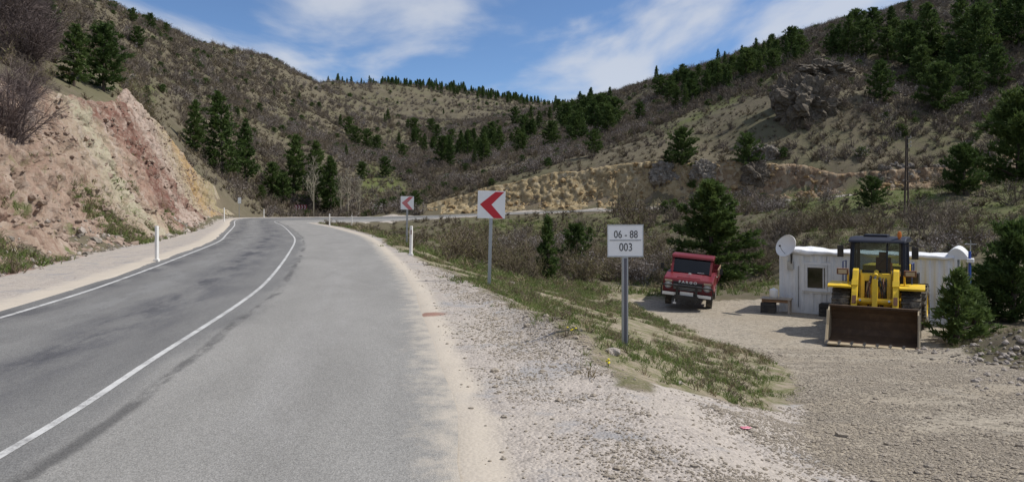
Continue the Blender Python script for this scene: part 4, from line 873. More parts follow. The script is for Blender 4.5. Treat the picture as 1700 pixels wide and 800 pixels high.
# ------------------------------------------------------------------ bare pale saplings by the bend
def sapling(px, Z, top, label, seed, spread=.22, group=None):
    gg = np.random.default_rng(seed); x, y = (px - CX) / F * Z, Z; z0 = float(ground(x, y)); H = (HY + F * (CAMZ - z0) / y - top) * y / F
    o = empty('poplar_tree', (x, y, z0 - .05)); b = MB()
    b.tube([(0, 0, -.2), (gg.normal(0, .05), gg.normal(0, .05), H * .35), (gg.normal(0, .08), gg.normal(0, .08), H * .7), (0, 0, H)], [.12, .09, .05, .01], 6); b.build('trunk', 'twigs_pale', o)
    A = []; B = []
    for i in range(42):
        f = gg.uniform(.28, .97); a = gg.uniform(0, 6.28); L = H * spread * (1.15 - f) * gg.uniform(.7, 1.2); p = np.array([0, 0, H * f]); q = p + np.array([math.cos(a) * L * .55, math.sin(a) * L * .55, L * 1.0]); A.append(p); B.append(q)
        for j in range(6): u = gg.uniform(.2, .95); r = p * (1 - u) + q * u; A.append(r); B.append(r + gg.normal(0, .11 * L + .08, 3) + [0, 0, .3 * L])
    A = np.array(A); B = np.array(B); me = tri_mesh('crown', ribbons(A, B, .030, .012, gg), ['twigs_pale'], None, True); c = bpy.data.objects.new('crown', me); COL.objects.link(c); c.parent = o
    return tag(o, label, 'tree', group)
sapling(520, 114, 258, 'slender pale leafless poplar in front of the pine clump', 3, .30); sapling(566, 116, 288, 'short pale leafless sapling right of the poplar', 4, .34); sapling(578, 118, 280, 'pale leafless sapling leaning among shrubs right of the pine clump', 5, .36); sapling(596, 117, 296, 'rightmost pale leafless sapling behind the far road', 6, .36)

# ------------------------------------------------------------------ grass, pebbles, stones
def tuft(name, seed, n, h, mat):
    gg = np.random.default_rng(seed); o = gg.normal(0, .05, (n, 3)) * [1, 1, 0]; d = unit(gg.normal(0, .42, (n, 3)) * [1, 1, 0] + [0, 0, 1]); s = unit(np.cross(d, gg.normal(0, 1, (n, 3)))); L = h * gg.uniform(.5, 1.2, (n, 1))
    m = o + d * L * .55; e = o + d * L + np.c_[d[:, :2] * L * .45, -L * .12]; w = .006
    V = np.concatenate([np.stack([o - s * w, o + s * w, m + s * w * .8, m - s * w * .8], 1).reshape(-1, 3), np.stack([m - s * w * .8, m + s * w * .8, e + s * .001, e - s * .001], 1).reshape(-1, 3)])
    return tri_mesh(name, V, [mat], None, True)
TU = [tuft('grass_tuft', 1, 16, .13, 'grass_blades'), tuft('grass_tuft', 2, 20, .10, 'grass_blades'), tuft('grass_tuft', 3, 12, .20, 'grass_blades'), tuft('dry_tuft', 4, 14, .16, 'grass_dry'), shrub_mesh('heath', 5, .22, .4, 8, 40, .004, ['twigs_brown', 'buds'], 30, .008)]
n = 90000; yy = g.uniform(6.5, 40, n); xx = g.uniform(-12, 7.5, n); zz = ground(xx, yy); la, ix = road_coords(xx, yy); ov = la - rcol(ix, 4)
gw = gravel_width(yy); p1 = fbm(xx / 1.6, yy / 2.2, oct=4, seed=61); dens = np.clip(.36 + 2.3 * p1, 0, 1) * sstep(-.35, .55, ov - gw + .6 * fbm(xx / .9, yy / .9, oct=2, seed=8)) * (la > 0)
foot = np.interp(yy, BANK[:, 0], BANK[:, 1]) - xx; dens *= sstep(-.5, .6, foot + .5 * fbm(xx / .5, yy / .5, oct=2, seed=77)) * grass_zone(xx, yy); dens *= np.where(yy > 26, .75, 1); dens = np.maximum(dens, .42 * sstep(1.6, .7, foot) * sstep(-.4, -.1, foot) * sstep(7.5, 9, yy) * sstep(24, 18, yy))
ok = (g.random(n) < dens * .62) & frame(xx, yy, zz, 40); xx, yy, zz, p1 = xx[ok], yy[ok], zz[ok], p1[ok]
pk = g.choice(5, len(xx), p=[.32, .30, .12, .14, .12]); pk = np.where((p1 < -.05) & (g.random(len(xx)) < .5), 3, pk)
scatter('bank_grass', TU, np.c_[xx, yy, zz - .01], g.uniform(0, 6.28, len(xx)), g.uniform(.4, 1.1, len(xx)) * np.interp(yy, [7, 20, 40], [.8, 1.05, 1.4]), pk, 'thin spring grass and dry tufts on the roadside bank')
print('grass', len(xx))
n = 22000; yy = np.sqrt(g.uniform(30 ** 2, 100 ** 2, n)); xx = g.uniform(-.3, 1.1, n) * yy; zz = ground(xx, yy); la, ix = road_coords(xx, yy); ov = np.where(la > 0, la - rcol(ix, 4), -la - rcol(ix, 5))
ok = (ov > 1) & (yard_mask(xx, yy) < .02) & (CUT_ON(xx, yy) < .1) & (g.random(n) < np.clip(.5 + 1.2 * fbm(xx / 5, yy / 5, oct=3, seed=66), 0, 1)) & frame(xx, yy, zz, 300) & ~((yy < 33) & (xx > 3) & (xx < 22)); xx, yy, zz = xx[ok], yy[ok], zz[ok]
scatter('meadow_grass', TU, np.c_[xx, yy, zz - .01], g.uniform(0, 6.28, len(xx)), g.uniform(1.6, 3.2, len(xx)), g.choice(5, len(xx), p=[.3, .3, .1, .22, .08]), 'rough grass in the gully and on the terrace')
# left verge grass at the foot of the cut
n = 5000; ci = g.uniform(60, 190, n); dd = np.abs(g.normal(1.5, .8, n)); off = rcol(ci, 5) + np.interp(ci, [0, 60, 100, 150, 999], [2.2, 2.4, 3.0, 1.5, 1.4]) + dd
xx = rcol(ci, 0) - np.interp(ci, np.arange(NR), RN[:, 0]) * off; yy = rcol(ci, 1) - np.interp(ci, np.arange(NR), RN[:, 1]) * off; zz = height(xx, yy)[0]; ok = (fbm(xx / 2.2, yy / 2.2, oct=3, seed=19) > .08) & frame(xx, yy, zz, 20) & (ci < 150); xx, yy, zz = xx[ok], yy[ok], zz[ok]
scatter('verge_grass', TU, np.c_[xx, yy, zz + .02], g.uniform(0, 6.28, len(xx)), g.uniform(1.2, 2.4, len(xx)), g.choice(5, len(xx), p=[.3, .3, .1, .18, .12]), 'patchy grass at the foot of the rock cut')
# pebbles on shoulder and yard
PB = [stone_mesh('pebble', 100 + i, 'pebble', 1, .65) for i in range(5)]
n = 260000; yy = 3.6 + 18 * g.random(n) ** 1.5; xx = g.uniform(-.25, .85, n) * yy; zz = ground(xx, yy); la, ix = road_coords(xx, yy); ov = la - rcol(ix, 4); ym = yard_mask(xx, yy)
cl = fbm(xx / .7, yy / .7, oct=3, seed=91); ok = (la > 0) & (ov > .08) & ((ov < gravel_width(yy) + .3) | (ym > .3) | ((yy < 11) & (grass_zone(xx, yy) < .4))) & (g.random(n) < np.clip(.40 + 1.3 * cl + .35 * ym, .05, 1) * sstep(.0, 1.0, ov)); xx, yy, zz = xx[ok], yy[ok], zz[ok]
sz = .0066 * np.exp(g.normal(0, .48, len(xx))) * np.interp(yy, [4, 20], [1, 1.5]); sz = np.where(g.random(len(xx)) < .006, sz * 2.6, sz)
scatter('gravel', PB, np.c_[xx, yy, zz + sz * .1], g.uniform(0, 6.28, len(xx)), sz, g.integers(0, 5, len(xx)), 'loose grey gravel on the shoulder and the yard')
print('pebbles', len(xx))
# rubble at foot of faces
n = 1600; ci = g.uniform(60, 228, n); off = rcol(ci, 5) + np.interp(ci, [0, 60, 100, 150, 999], [2.2, 2.4, 3.0, 1.5, 1.4]) + np.abs(g.normal(.5, .9, n))
xx = rcol(ci, 0) - np.interp(ci, np.arange(NR), RN[:, 0]) * off; yy = rcol(ci, 1) - np.interp(ci, np.arange(NR), RN[:, 1]) * off; zz = height(xx, yy)[0]
RB = [stone_mesh('rubble_stone', 200 + i, 'stone_grey' if i % 2 else 'stone_pale', 1, .75) for i in range(4)]
scatter('cut_rubble', RB, np.c_[xx, yy, zz + .02], g.uniform(0, 6.28, n), .05 * np.exp(g.normal(0, .5, n)), g.integers(0, 4, n), 'broken stones fallen to the foot of the rock cut')

# ------------------------------------------------------------------ lettering helper
def text_mesh(s, size, depth=.002, sx=1.0, bold=.0):
    cu = bpy.data.curves.new('lettering', 'FONT'); cu.body = s; cu.size = size; cu.extrude = depth; cu.align_x = 'CENTER'; cu.align_y = 'CENTER'; cu.offset = bold
    o = bpy.data.objects.new('lettering', cu); COL.objects.link(o); dg = bpy.context.evaluated_depsgraph_get(); me = bpy.data.meshes.new_from_object(o.evaluated_get(dg)); bpy.data.objects.remove(o)
    for v in me.vertices: v.co = Vector((v.co.x * sx, -v.co.z, v.co.y))      # stands upright, faces -Y
    return me
def lettering(s, size, mat, parent, loc, sx=1.0, rx=0, bold=0, name='lettering', label=None):
    me = text_mesh(s, size, .003, sx, bold); me.materials.append(M[mat]); o = bpy.data.objects.new(name, me); COL.objects.link(o); o.parent = parent; o.location = loc; o.rotation_euler = (rx, 0, 0)
    if label: o['label'] = label
    return o

# ------------------------------------------------------------------ signs and posts
def chevron_sign(px, Z, ptop, label, side, red, lean=(0, 0), rz=0):
    x = (px - CX) / F * Z; z0 = float(ground(x, Z)); top = CAMZ + (HY - ptop) / F * Z; o = empty('chevron_sign', (x, Z, z0), rz); H = top - z0; o.rotation_euler = (lean[0], lean[1], rz)
    b = MB().box((0, 0, H / 2 - .16), (.075, .012, H + .3 - .08)); b.box((-.034, .025, H / 2 - .16), (.007, .045, H + .22)); b.box((.034, .025, H / 2 - .16), (.007, .045, H + .22)); b.build('post', 'galvanised', o)
    h = side / 2; c = (0, -.018, H - h)
    MB().box(c, (side, .014, side)).build('panel', 'sign_white', o, .003); [MB().box((0, -.0085, H - h * k), (side * .9, .004, .04)).build('bracket', 'galvanised', o) for k in (.5, 1.5)]
    k = side; pts = [(.46, .47), (.14, .47), (-.42, .0), (.10, -.49), (.44, -.49), (.0, .0)]
    m = MB(); q = [(p[0] * k, p[1] * k + H - h) for p in pts]
    m.prism([q[0], q[1], q[2], q[5]], -.030, -.0258, 'xz'); m.prism([q[5], q[2], q[3], q[4]], -.030, -.0258, 'xz'); m.build('chevron', red, o)
    return tag(o, label, 'sign', 'chevron bend signs')
chevron_sign(812, 16.2, 317, 'nearer white sign with bold red chevron on grey metal post beside the road', .62, 'sign_red', (0, R(1.6)), R(3))
chevron_sign(675, 32.5, 326, 'farther white sign with faded pink chevron near the bend', .60, 'sign_red_faded', (0, R(1)), R(-4))

def km_sign():
    Z = 9.0; px = 1037.5; x = (px - CX) / F * Z; z0 = float(ground(x, Z)); top = CAMZ + (HY - 373) / F * Z; H = top - z0
    o = empty('kilometre_sign', (x, Z, z0), R(2)); w, h = .452, .40
    b = MB().box((.004, .0, H / 2 - .30), (.062, .012, H + .1)); b.box((-.031, .02, H / 2 - .30), (.010, .044, H + .1)); b.box((.037, .02, H / 2 - .30), (.008, .044, H + .1)); b.build('post', 'galvanised', o)
    MB().box((.005, -.0085, H / 2 - h / 2 - .12), (.034, .005, H - h + .2)).build('post_groove_shade', 'post_dark', o)  # dark strip proud of the post face, its colour stands for groove shade
    zc = H - h / 2; MB().box((0, -.022, zc), (w, .012, h)).build('panel', 'sign_white', o, .002)
    f = MB()
    for sx_, sz_, dx_, dz_ in ((0, 1, w, .014), (0, -1, w, .014), (1, 0, .014, h), (-1, 0, .014, h)): f.box((sx_ * (w / 2 - .004), -.0305, zc + sz_ * (h / 2 - .004)), (dx_ + (.006 if dz_ < .1 else -.022), .006, dz_ + (.006 if dx_ < .1 and False else 0)))
    f.build('rim', 'sign_back', o)
    MB().box((0, -.0305, zc + .005), (w * .88, .004, .007)).build('divider', 'sign_black', o)
    lettering('06 - 88', .132, 'sign_black', o, (.006, -.0295, zc + .075), .80, label='black figures 06 - 88'); lettering('003', .140, 'sign_black', o, (.006, -.0295, zc - .085), .82, label='black figures 003')
    return tag(o, 'small white sign reading 06 - 88 over 003 on dark metal post', 'sign')
km_sign()

def marker_post(px, Z, ptop, label, refl=False, lean=0):
    x = (px - CX) / F * Z; z0 = float(ground(x, Z)); H = CAMZ + (HY - ptop) / F * Z - z0; o = empty('marker_post', (x, Z, z0)); o.rotation_euler = (0, lean, 0)
    b = MB(); n = 10; prof = [(-.055, .04), (-.06, 0), (-.03, -.045), (.03, -.045), (.06, 0), (.055, .04)]; k = [(p * .95, q) for p, q in prof]
    b.prism([(p, q) for p, q in k], -.25, H - .02, 'xy'); b.prism([(p * .8, q * .8) for p, q in k], H - .0195, H, 'xy'); b.build('post', 'post_white', o, .004)
    if refl: MB().box((.005, -.0475, H - .21), (.04, .006, .15)).build('reflector', 'reflector', o, .003)
    MB().box((0, 0, .03), (.15, .13, .08)).build('foot', 'post_white', o, .01)
    return tag(o, label, 'marker post', 'white marker posts')
marker_post(682, 24.3, 375, 'white marker post with dark red reflector beside the right shoulder', True, R(1)); marker_post(260, 21.6, 375, 'white marker post on the left verge below the rock cut', False)
marker_post(372, 70, 345, 'white marker post at the outer edge where the rock cut ends'); marker_post(438, 98, 347, 'white marker post beyond the outer edge of the bend'); marker_post(547, 66, 355, 'white marker post at the inner edge of the bend'); marker_post(584, 99, 357, 'small white marker post farthest along the inside of the bend')
def grey_post():
    Z = 90; x = (397 - CX) / F * Z; z0 = float(ground(x, Z)); H = CAMZ + (HY - 328) / F * Z - z0; o = empty('sign_seen_edge_on', (x, Z, z0), R(70))
    MB().tube([(0, 0, -.2), (0, 0, H)], .04, 8).build('post', 'galvanised', o); MB().box((0, -.055, H - .38), (.6, .015, .75)).build('panel', 'sign_back', o, .004)
    tag(o, 'grey metal sign post seen edge-on at the outside of the bend', 'sign')
grey_post()
def bend_board():
    Z = 117; x = (499 - CX) / F * Z; z0 = float(ground(x, Z)); zc = max(CAMZ - (344 - HY) / F * Z, z0 + .75); o = empty('bend_board', (x, Z, z0), R(-4)); H = zc - z0
    for s in (-.75, .75): MB().tube([(s, .05, -.3), (s, .05, H + .3)], .04, 6).build('post', 'galvanised', o)
    MB().box((0, 0, H), (2.05, .04, .8)).build('panel', 'board_red', o, .006)
    for i in range(4):
        m = MB(); c = -.72 + i * .48; q = [(c - .14, H + .33), (c + .02, H + .33), (c + .18, H), (c + .02, H - .33), (c - .14, H - .33), (c + .02, H)]
        m.prism([q[0], q[1], q[2], q[5]], -.026, -.0215, 'xz'); m.prism([q[5], q[2], q[3], q[4]], -.026, -.0215, 'xz'); m.build('chevron', 'board_pale', o)
    tag(o, 'low dark red bend board with pale chevrons beyond the far road', 'sign')
bend_board()

# ------------------------------------------------------------------ wheels
def wheel(name, parent, loc, r, w, rim_mat, lugs=0, steer=0):
    o = empty(name, loc); o.parent = parent; o.rotation_euler = (0, 0, steer)
    prof = [(r * .56, -w * .42), (r * .62, -w * .5), (r * .86, -w * .5), (r * .965, -w * .42), (r * .99, 0), (r * .965, w * .42), (r * .86, w * .5), (r * .62, w * .5), (r * .56, w * .42)]
    t = MB().lathe(prof, 32, 'x')
    for i in range(lugs):
        a = 2 * math.pi * i / lugs
        for s in (-1, 1):
            aa = a + (math.pi / lugs if s > 0 else 0); t.box((s * w * .25, math.cos(aa) * r * .975, math.sin(aa) * r * .975), (w * .5, r * .10, r * .085), (aa, 0, 0) if True else None)
    t.build('tyre', 'tyre', o, 0)
    rm = MB().lathe([(0.0, -w * .10), (r * .25, -w * .12), (r * .30, -w * .30), (r * .50, -w * .34), (r * .58, -w * .44), (r * .57, w * .44), (r * .50, w * .34), (r * .30, w * .30), (r * .25, w * .12), (0.0, w * .10)], 24, 'x')
    for i in range(8): a = i * math.pi / 4; [rm.tube([(s * w * .27, math.cos(a) * r * .27, math.sin(a) * r * .27), (s * w * .33, math.cos(a) * r * .27, math.sin(a) * r * .27)], r * .03, 6) for s in (-1, 1)]
    rm.build('rim', rim_mat, o)
    return o

# ------------------------------------------------------------------ wheel loader
def loader():
    x, y, z = hit(1446, 577, 12, 40); o = empty('wheel_loader', (x, y, float(ground(x, y)) + .01), R(-30)); o.location.z = float(ground(x, y)) + .02
    tag(o, 'yellow wheel loader with dark cab and wide brown bucket lowered to the ground', 'wheel loader')
    # bucket: curved shell, side plates, lip
    out = [(0, .0), (.95, .02), (1.16, .14), (1.27, .36), (1.27, .72), (1.16, 1.02), (1.00, 1.20), (.82, 1.25)]; inn = [(.80, 1.205), (.97, 1.16), (1.11, .99), (1.215, .70), (1.215, .38), (1.12, .19), (.94, .075), (.06, .05)]
    bw = 1.225; bk = MB(); out = [(a, b * .87) for a, b in out]; inn = [(a, b * .87) for a, b in inn]
    for a, b2 in zip(range(len(out) - 1), range(len(out) - 1)):
        q = [out[a], out[a + 1], inn[len(inn) - 2 - a], inn[len(inn) - 1 - a]]; bk.prism(q, -bw, bw)
    bucket = bk.build('bucket', 'rust_dark', o)
    side = [(.02, .03), (.95, .02), (1.16, .14), (1.27, .36), (1.27, .72), (1.16, 1.02), (1.00, 1.20), (.80, 1.25), (.62, 1.10), (.42, .60)]; side = [(a, b * .87) for a, b in side]
    for s in (-1, 1): MB().prism(side, s * (bw + .002), s * (bw + .04)).build('side_plate', 'worn_edge', bucket)
    for s in (-1, 1): MB().prism([(-.02, .0), (.10, .0), (.50, .52), (.68, .975), (.60, .99), (.38, .54)], s * (bw + .042), s * (bw + .075)).build('side_cutter', 'worn_edge', bucket)
    for i in range(7): w = 2 * bw / 7; MB().box((-bw + w * (i + .5), -.06, .028), (w - .03, .28, .045), (R(2), 0, 0)).build('cutting_edge', 'worn_edge', bucket, .006)
    for i in range(8): w = 2 * bw / 7; MB().prism([(-.24, .004), (.12, .006), (.16, .10), (-.05, .085)], -bw + w * i - .035, -bw + w * i + .035).build('tooth_shank', 'black_steel' if i < 7 else 'rust_dark', bucket)
    MB().box((0, .83, 1.10), (2 * bw + .06, .10, .03)).build('spill_edge', 'rust_dark', bucket)
    # linkage
    for s in (-1, 1):
        pts = [(1.30, .34), (1.46, .30), (1.84, .78), (2.25, 1.46), (2.72, 1.92), (2.76, 2.10), (2.60, 2.18), (2.34, 2.12), (1.82, 1.46), (1.42, .84), (1.30, .60)]
        MB().prism(pts, s * .60 - .085, s * .60 + .085).build('lift_arm', 'loader_yellow', o, .012)
        MB().tube([(s * .60 - .12, 1.40, .44), (s * .60 + .12, 1.40, .44)], .07, 12).build('pivot_pin', 'worn_edge', o); MB().tube([(s * .60 - .12, 2.62, 2.04), (s * .60 + .12, 2.62, 2.04)], .08, 12).build('pivot_pin', 'worn_edge', o)
        MB().tube([(s * .42, 2.75, .85), (s * .42, 2.10, 1.06)], .065, 10).build('lift_cylinder', 'loader_yellow', o); MB().tube([(s * .42, 2.10, 1.06), (s * .42, 1.62, 1.22)], .035, 8).build('cylinder_rod', 'chrome_rod', o)
    MB().tube([(-.56, 1.92, 1.16), (.56, 1.92, 1.16)], .10, 12).build('cross_tube', 'loader_yellow', o)
    MB().prism([(1.56, .60), (1.68, .56), (1.92, 1.18), (1.98, 1.86), (1.86, 1.90), (1.72, 1.24)], -.08, .08).build('bell_crank', 'loader_yellow', o, .01)
    MB().tube([(0, 1.36, .72), (0, 1.68, .60)], .045, 8).build('bucket_link', 'worn_edge', o)
    MB().tube([(0, 2.75, 2.05), (0, 2.30, 1.95)], .075, 10).build('tilt_cylinder', 'loader_yellow', o); MB().tube([(0, 2.30, 1.95), (0, 1.93, 1.86)], .04, 8).build('cylinder_rod', 'chrome_rod', o)
    MB().prism([(2.28, .45), (3.05, .45), (3.05, 1.5), (2.85, 2.05), (2.62, 2.12), (2.40, 1.55), (2.25, .95)], -.50, -.44).prism([(2.28, .45), (3.05, .45), (3.05, 1.5), (2.85, 2.05), (2.62, 2.12), (2.40, 1.55), (2.25, .95)], .44, .50).prism([(2.02, .70), (2.08, .70), (2.50, 1.98), (2.44, 2.0)], -.15, .15).prism([(2.02, .70), (2.08, .70), (2.50, 1.98), (2.44, 2.0)], -.44, -.33).prism([(2.02, .70), (2.08, .70), (2.50, 1.98), (2.44, 2.0)], .33, .44).prism([(2.02, .70), (2.08, .70), (2.20, 1.08), (2.14, 1.08)], -.33, .33).prism([(2.38, 1.78), (2.43, 1.77), (2.50, 1.98), (2.44, 2.0)], -.33, .33).box((0, 2.62, 1.99), (.88, .34, .05)).build('front_frame', 'loader_yellow', o)
    MB().box((0, 2.72, 1.35), (.84, .30, 1.1)).build('frame_gap_shade', 'rust_dark', o)  # dark box added behind the plate gaps so the recesses read as shaded
    for s in (-1, 1): MB().tube([(s * .24, 2.55, 1.75), (s * .24, 2.02, 1.12)], .05, 10).build('steer_cylinder', 'worn_edge', o); MB().box((s * .60, 2.02, 1.74), (.20, .03, .22), (R(-38), 0, 0)).build('arm_plate', 'loader_yellow', o, .005); MB().box((s * .60, 1.66, 1.22), (.12, .02, .30), (R(-38), 0, 0)).build('scuffed_patch', 'rust_pipe', o)
    g = random.Random(3)
    for i in range(11):
        a = g.uniform(-.32, .32); b2 = a + g.uniform(-.15, .15); MB().tube([(a, 2.42, 1.85 + g.uniform(-.1, .1)), (a * 1.1, 2.12, 1.72 + g.uniform(-.1, .12)), (b2, 1.98, 1.40), (b2 * .8, 2.06, .98)], .022, 6).build('hose', 'hose' if i % 3 else 'rust_pipe', o)
    for s in (-1, 1):
        wheel('front_wheel', o, (s * 1.03, 2.55, .76), .76, .56, 'loader_yellow', 22)
        MB().prism([(1.88, 1.62), (2.02, 1.67), (3.10, 1.67), (3.22, 1.58), (3.22, 1.52), (3.08, 1.61), (2.04, 1.61), (1.90, 1.555)], s * 1.06 - .36, s * 1.06 + .36).box((s * .68, 2.55, 1.40), (.03, 1.0, .40)).build('fender', 'loader_yellow', o, .008)
        MB().tube([(s * .84, 2.45, 1.66), (s * .84, 2.45, 2.0)], .03, 8).build('light_bracket', 'loader_yellow', o); MB().box((s * 1.0, 2.42, 2.06), (.36, .22, .20)).build('work_light', 'rust_pipe', o, .02); MB().box((s * 1.0, 2.306, 2.06), (.26, .012, .13)).build('lamp_lens', 'worn_edge', o)
    MB().tube([(-.80, 2.55, .76), (.80, 2.55, .76)], .17, 12).build('front_axle', 'loader_yellow', o)
    # articulated rear half
    r = empty('rear_half', (0, 3.1, 0)); r.parent = o; r.rotation_euler = (0, 0, R(-5))
    MB().box((0, .9, .80), (.95, 2.3, .55)).box((0, 3.0, .95), (1.35, 1.5, .75)).build('rear_frame', 'loader_yellow', r, .02)
    MB().prism([(1.45, 1.30), (3.75, 1.25), (3.80, 1.95), (3.55, 2.10), (1.45, 2.15)], -.68, .68).build('engine_hood', 'loader_yellow', r, .03)
    MB().box((0, 3.95, .95), (1.9, .4, .75)).build('counterweight', 'black_steel', r, .05)
    for s in (-1, 1): wheel('rear_wheel', r, (s * 1.06, 1.95, .76), .76, .56, 'loader_yellow', 22)
    MB().tube([(-.8, 1.95, .76), (.8, 1.95, .76)], .17, 12).build('rear_axle', 'loader_yellow', r)
    for s in (-1, 1): MB().box((s * 1.0, .55, 1.36), (.5, 1.0, .05)).box((s * .98, .40, 1.05), (.10, .7, .55)).build('step_platform', 'rust_pipe', r)
    cb = empty('cab', (0, .62, 0)); cb.parent = r; hw = .80
    MB().box((0, 0, 1.42), (1.62, 1.35, .10)).box((0, -.64, 1.74), (1.58, .07, .56)).box((0, .66, 1.70), (1.58, .06, .55)).box((-.79, .10, 1.66), (.05, 1.1, .40)).box((.79, .10, 1.66), (.05, 1.1, .40)).build('cab_floor', 'cab_navy', cb)
    f = MB()
    for s in (-1, 1):
        f.tube([(s * hw, -.68, 1.5), (s * .77, -.52, 3.02)], .075, 6); f.tube([(s * hw, .66, 1.5), (s * .77, .62, 3.02)], .06, 6); f.tube([(s * hw, .05, 1.5), (s * .775, .08, 3.02)], .035, 6)
    f.tube([(.30, -.67, 1.85), (.30, -.54, 3.0)], .03, 6); f.build('cab_frame', 'cab_navy', cb)
    MB().prism([(-.78, 3.02), (-.72, 3.10), (-.40, 3.20), (.55, 3.20), (.80, 3.12), (.80, 3.02)], -.88, .88).build('roof', 'cab_navy', cb, .04); MB().box((-.1, .0, 3.235), (.75, .6, .09)).build('roof_unit', 'cab_navy', cb, .02)
    MB().add([(-.76, -.655, 1.90), (.76, -.655, 1.90), (.74, -.53, 3.0), (-.74, -.53, 3.0)], [(0, 1, 2, 3)]).build('windscreen', 'cab_glass', cb)
    MB().add([(-.74, .66, 1.98), (.74, .66, 1.98), (.74, .62, 3.0), (-.74, .62, 3.0)], [(0, 1, 2, 3)]).build('rear_window', 'cab_glass', cb)
    for s in (-1, 1): MB().add([(s * .805, -.62, 1.86), (s * .805, .62, 1.86), (s * .78, .60, 3.0), (s * .78, -.50, 3.0)], [(0, 1, 2, 3)]).build('side_window', 'cab_glass', cb)
    MB().box((.05, .25, 1.80), (.50, .48, .16)).box((.05, .46, 2.15), (.48, .12, .62)).box((.05, .47, 2.55), (.28, .09, .2)).build('seat', 'red_cloth', cb, .03)
    MB().tube([(.05, -.45, 1.5), (.05, -.22, 2.05)], .04, 8).lathe([(.17, -.012), (.19, 0), (.17, .012), (.15, 0), (.17, -.012)], 20, 'z', (.05, -.20, 2.08)).build('steering_wheel', 'black_steel', cb); MB().tube([(.42, -.55, 1.75), (.42, -.50, 2.35)], .035, 6).build('lever', 'orange', cb)
    MB().tube([(.30, -.45, 2.98), (.27, -.57, 2.60), (.05, -.63, 2.30)], .012, 5).build('wiper', 'black_steel', cb)
    for s in (-1, 1): MB().tube([(s * .86, -.62, 2.95), (s * 1.12, -.66, 2.92), (s * 1.14, -.66, 2.60)], .018, 6).build('mirror_arm', 'black_steel', cb); MB().box((s * 1.14, -.68, 2.70), (.20, .06, .40)).build('mirror', 'black_steel', cb, .02)
    MB().tube([(.66, -.5, 3.15), (.66, -.5, 3.22)], .04, 8).lathe([(0, .20), (.05, .18), (.065, .08), (.065, 0), (0, 0)], 12, 'z', (.66, -.5, 3.22)).build('beacon', 'lamp_amber', cb)
    for s in (-1, 1): MB().tube([(s * 1.05, -.1, 1.4), (s * 1.05, -.1, 2.35), (s * 1.05, .45, 2.35), (s * 1.05, .45, 1.4)], .022, 6).tube([(s * 1.05, -.1, 1.9), (s * 1.05, .45, 1.9)], .018, 6).build('handrail', 'rail_blue', r)
    MB().tube([(.45, 2.2, 2.0), (.45, 2.2, 3.0)], .05, 8).build('exhaust_pipe', 'black_steel', r); MB().box((1.02, .35, 1.72), (.40, .45, .62)).build('battery_box', 'black_steel', r, .02)
    for ch in [q for q in COL.objects if q.parent == r]: m = r.matrix_basis @ ch.matrix_basis; ch.parent = o; ch.matrix_basis = m
    bpy.data.objects.remove(r)
loader()

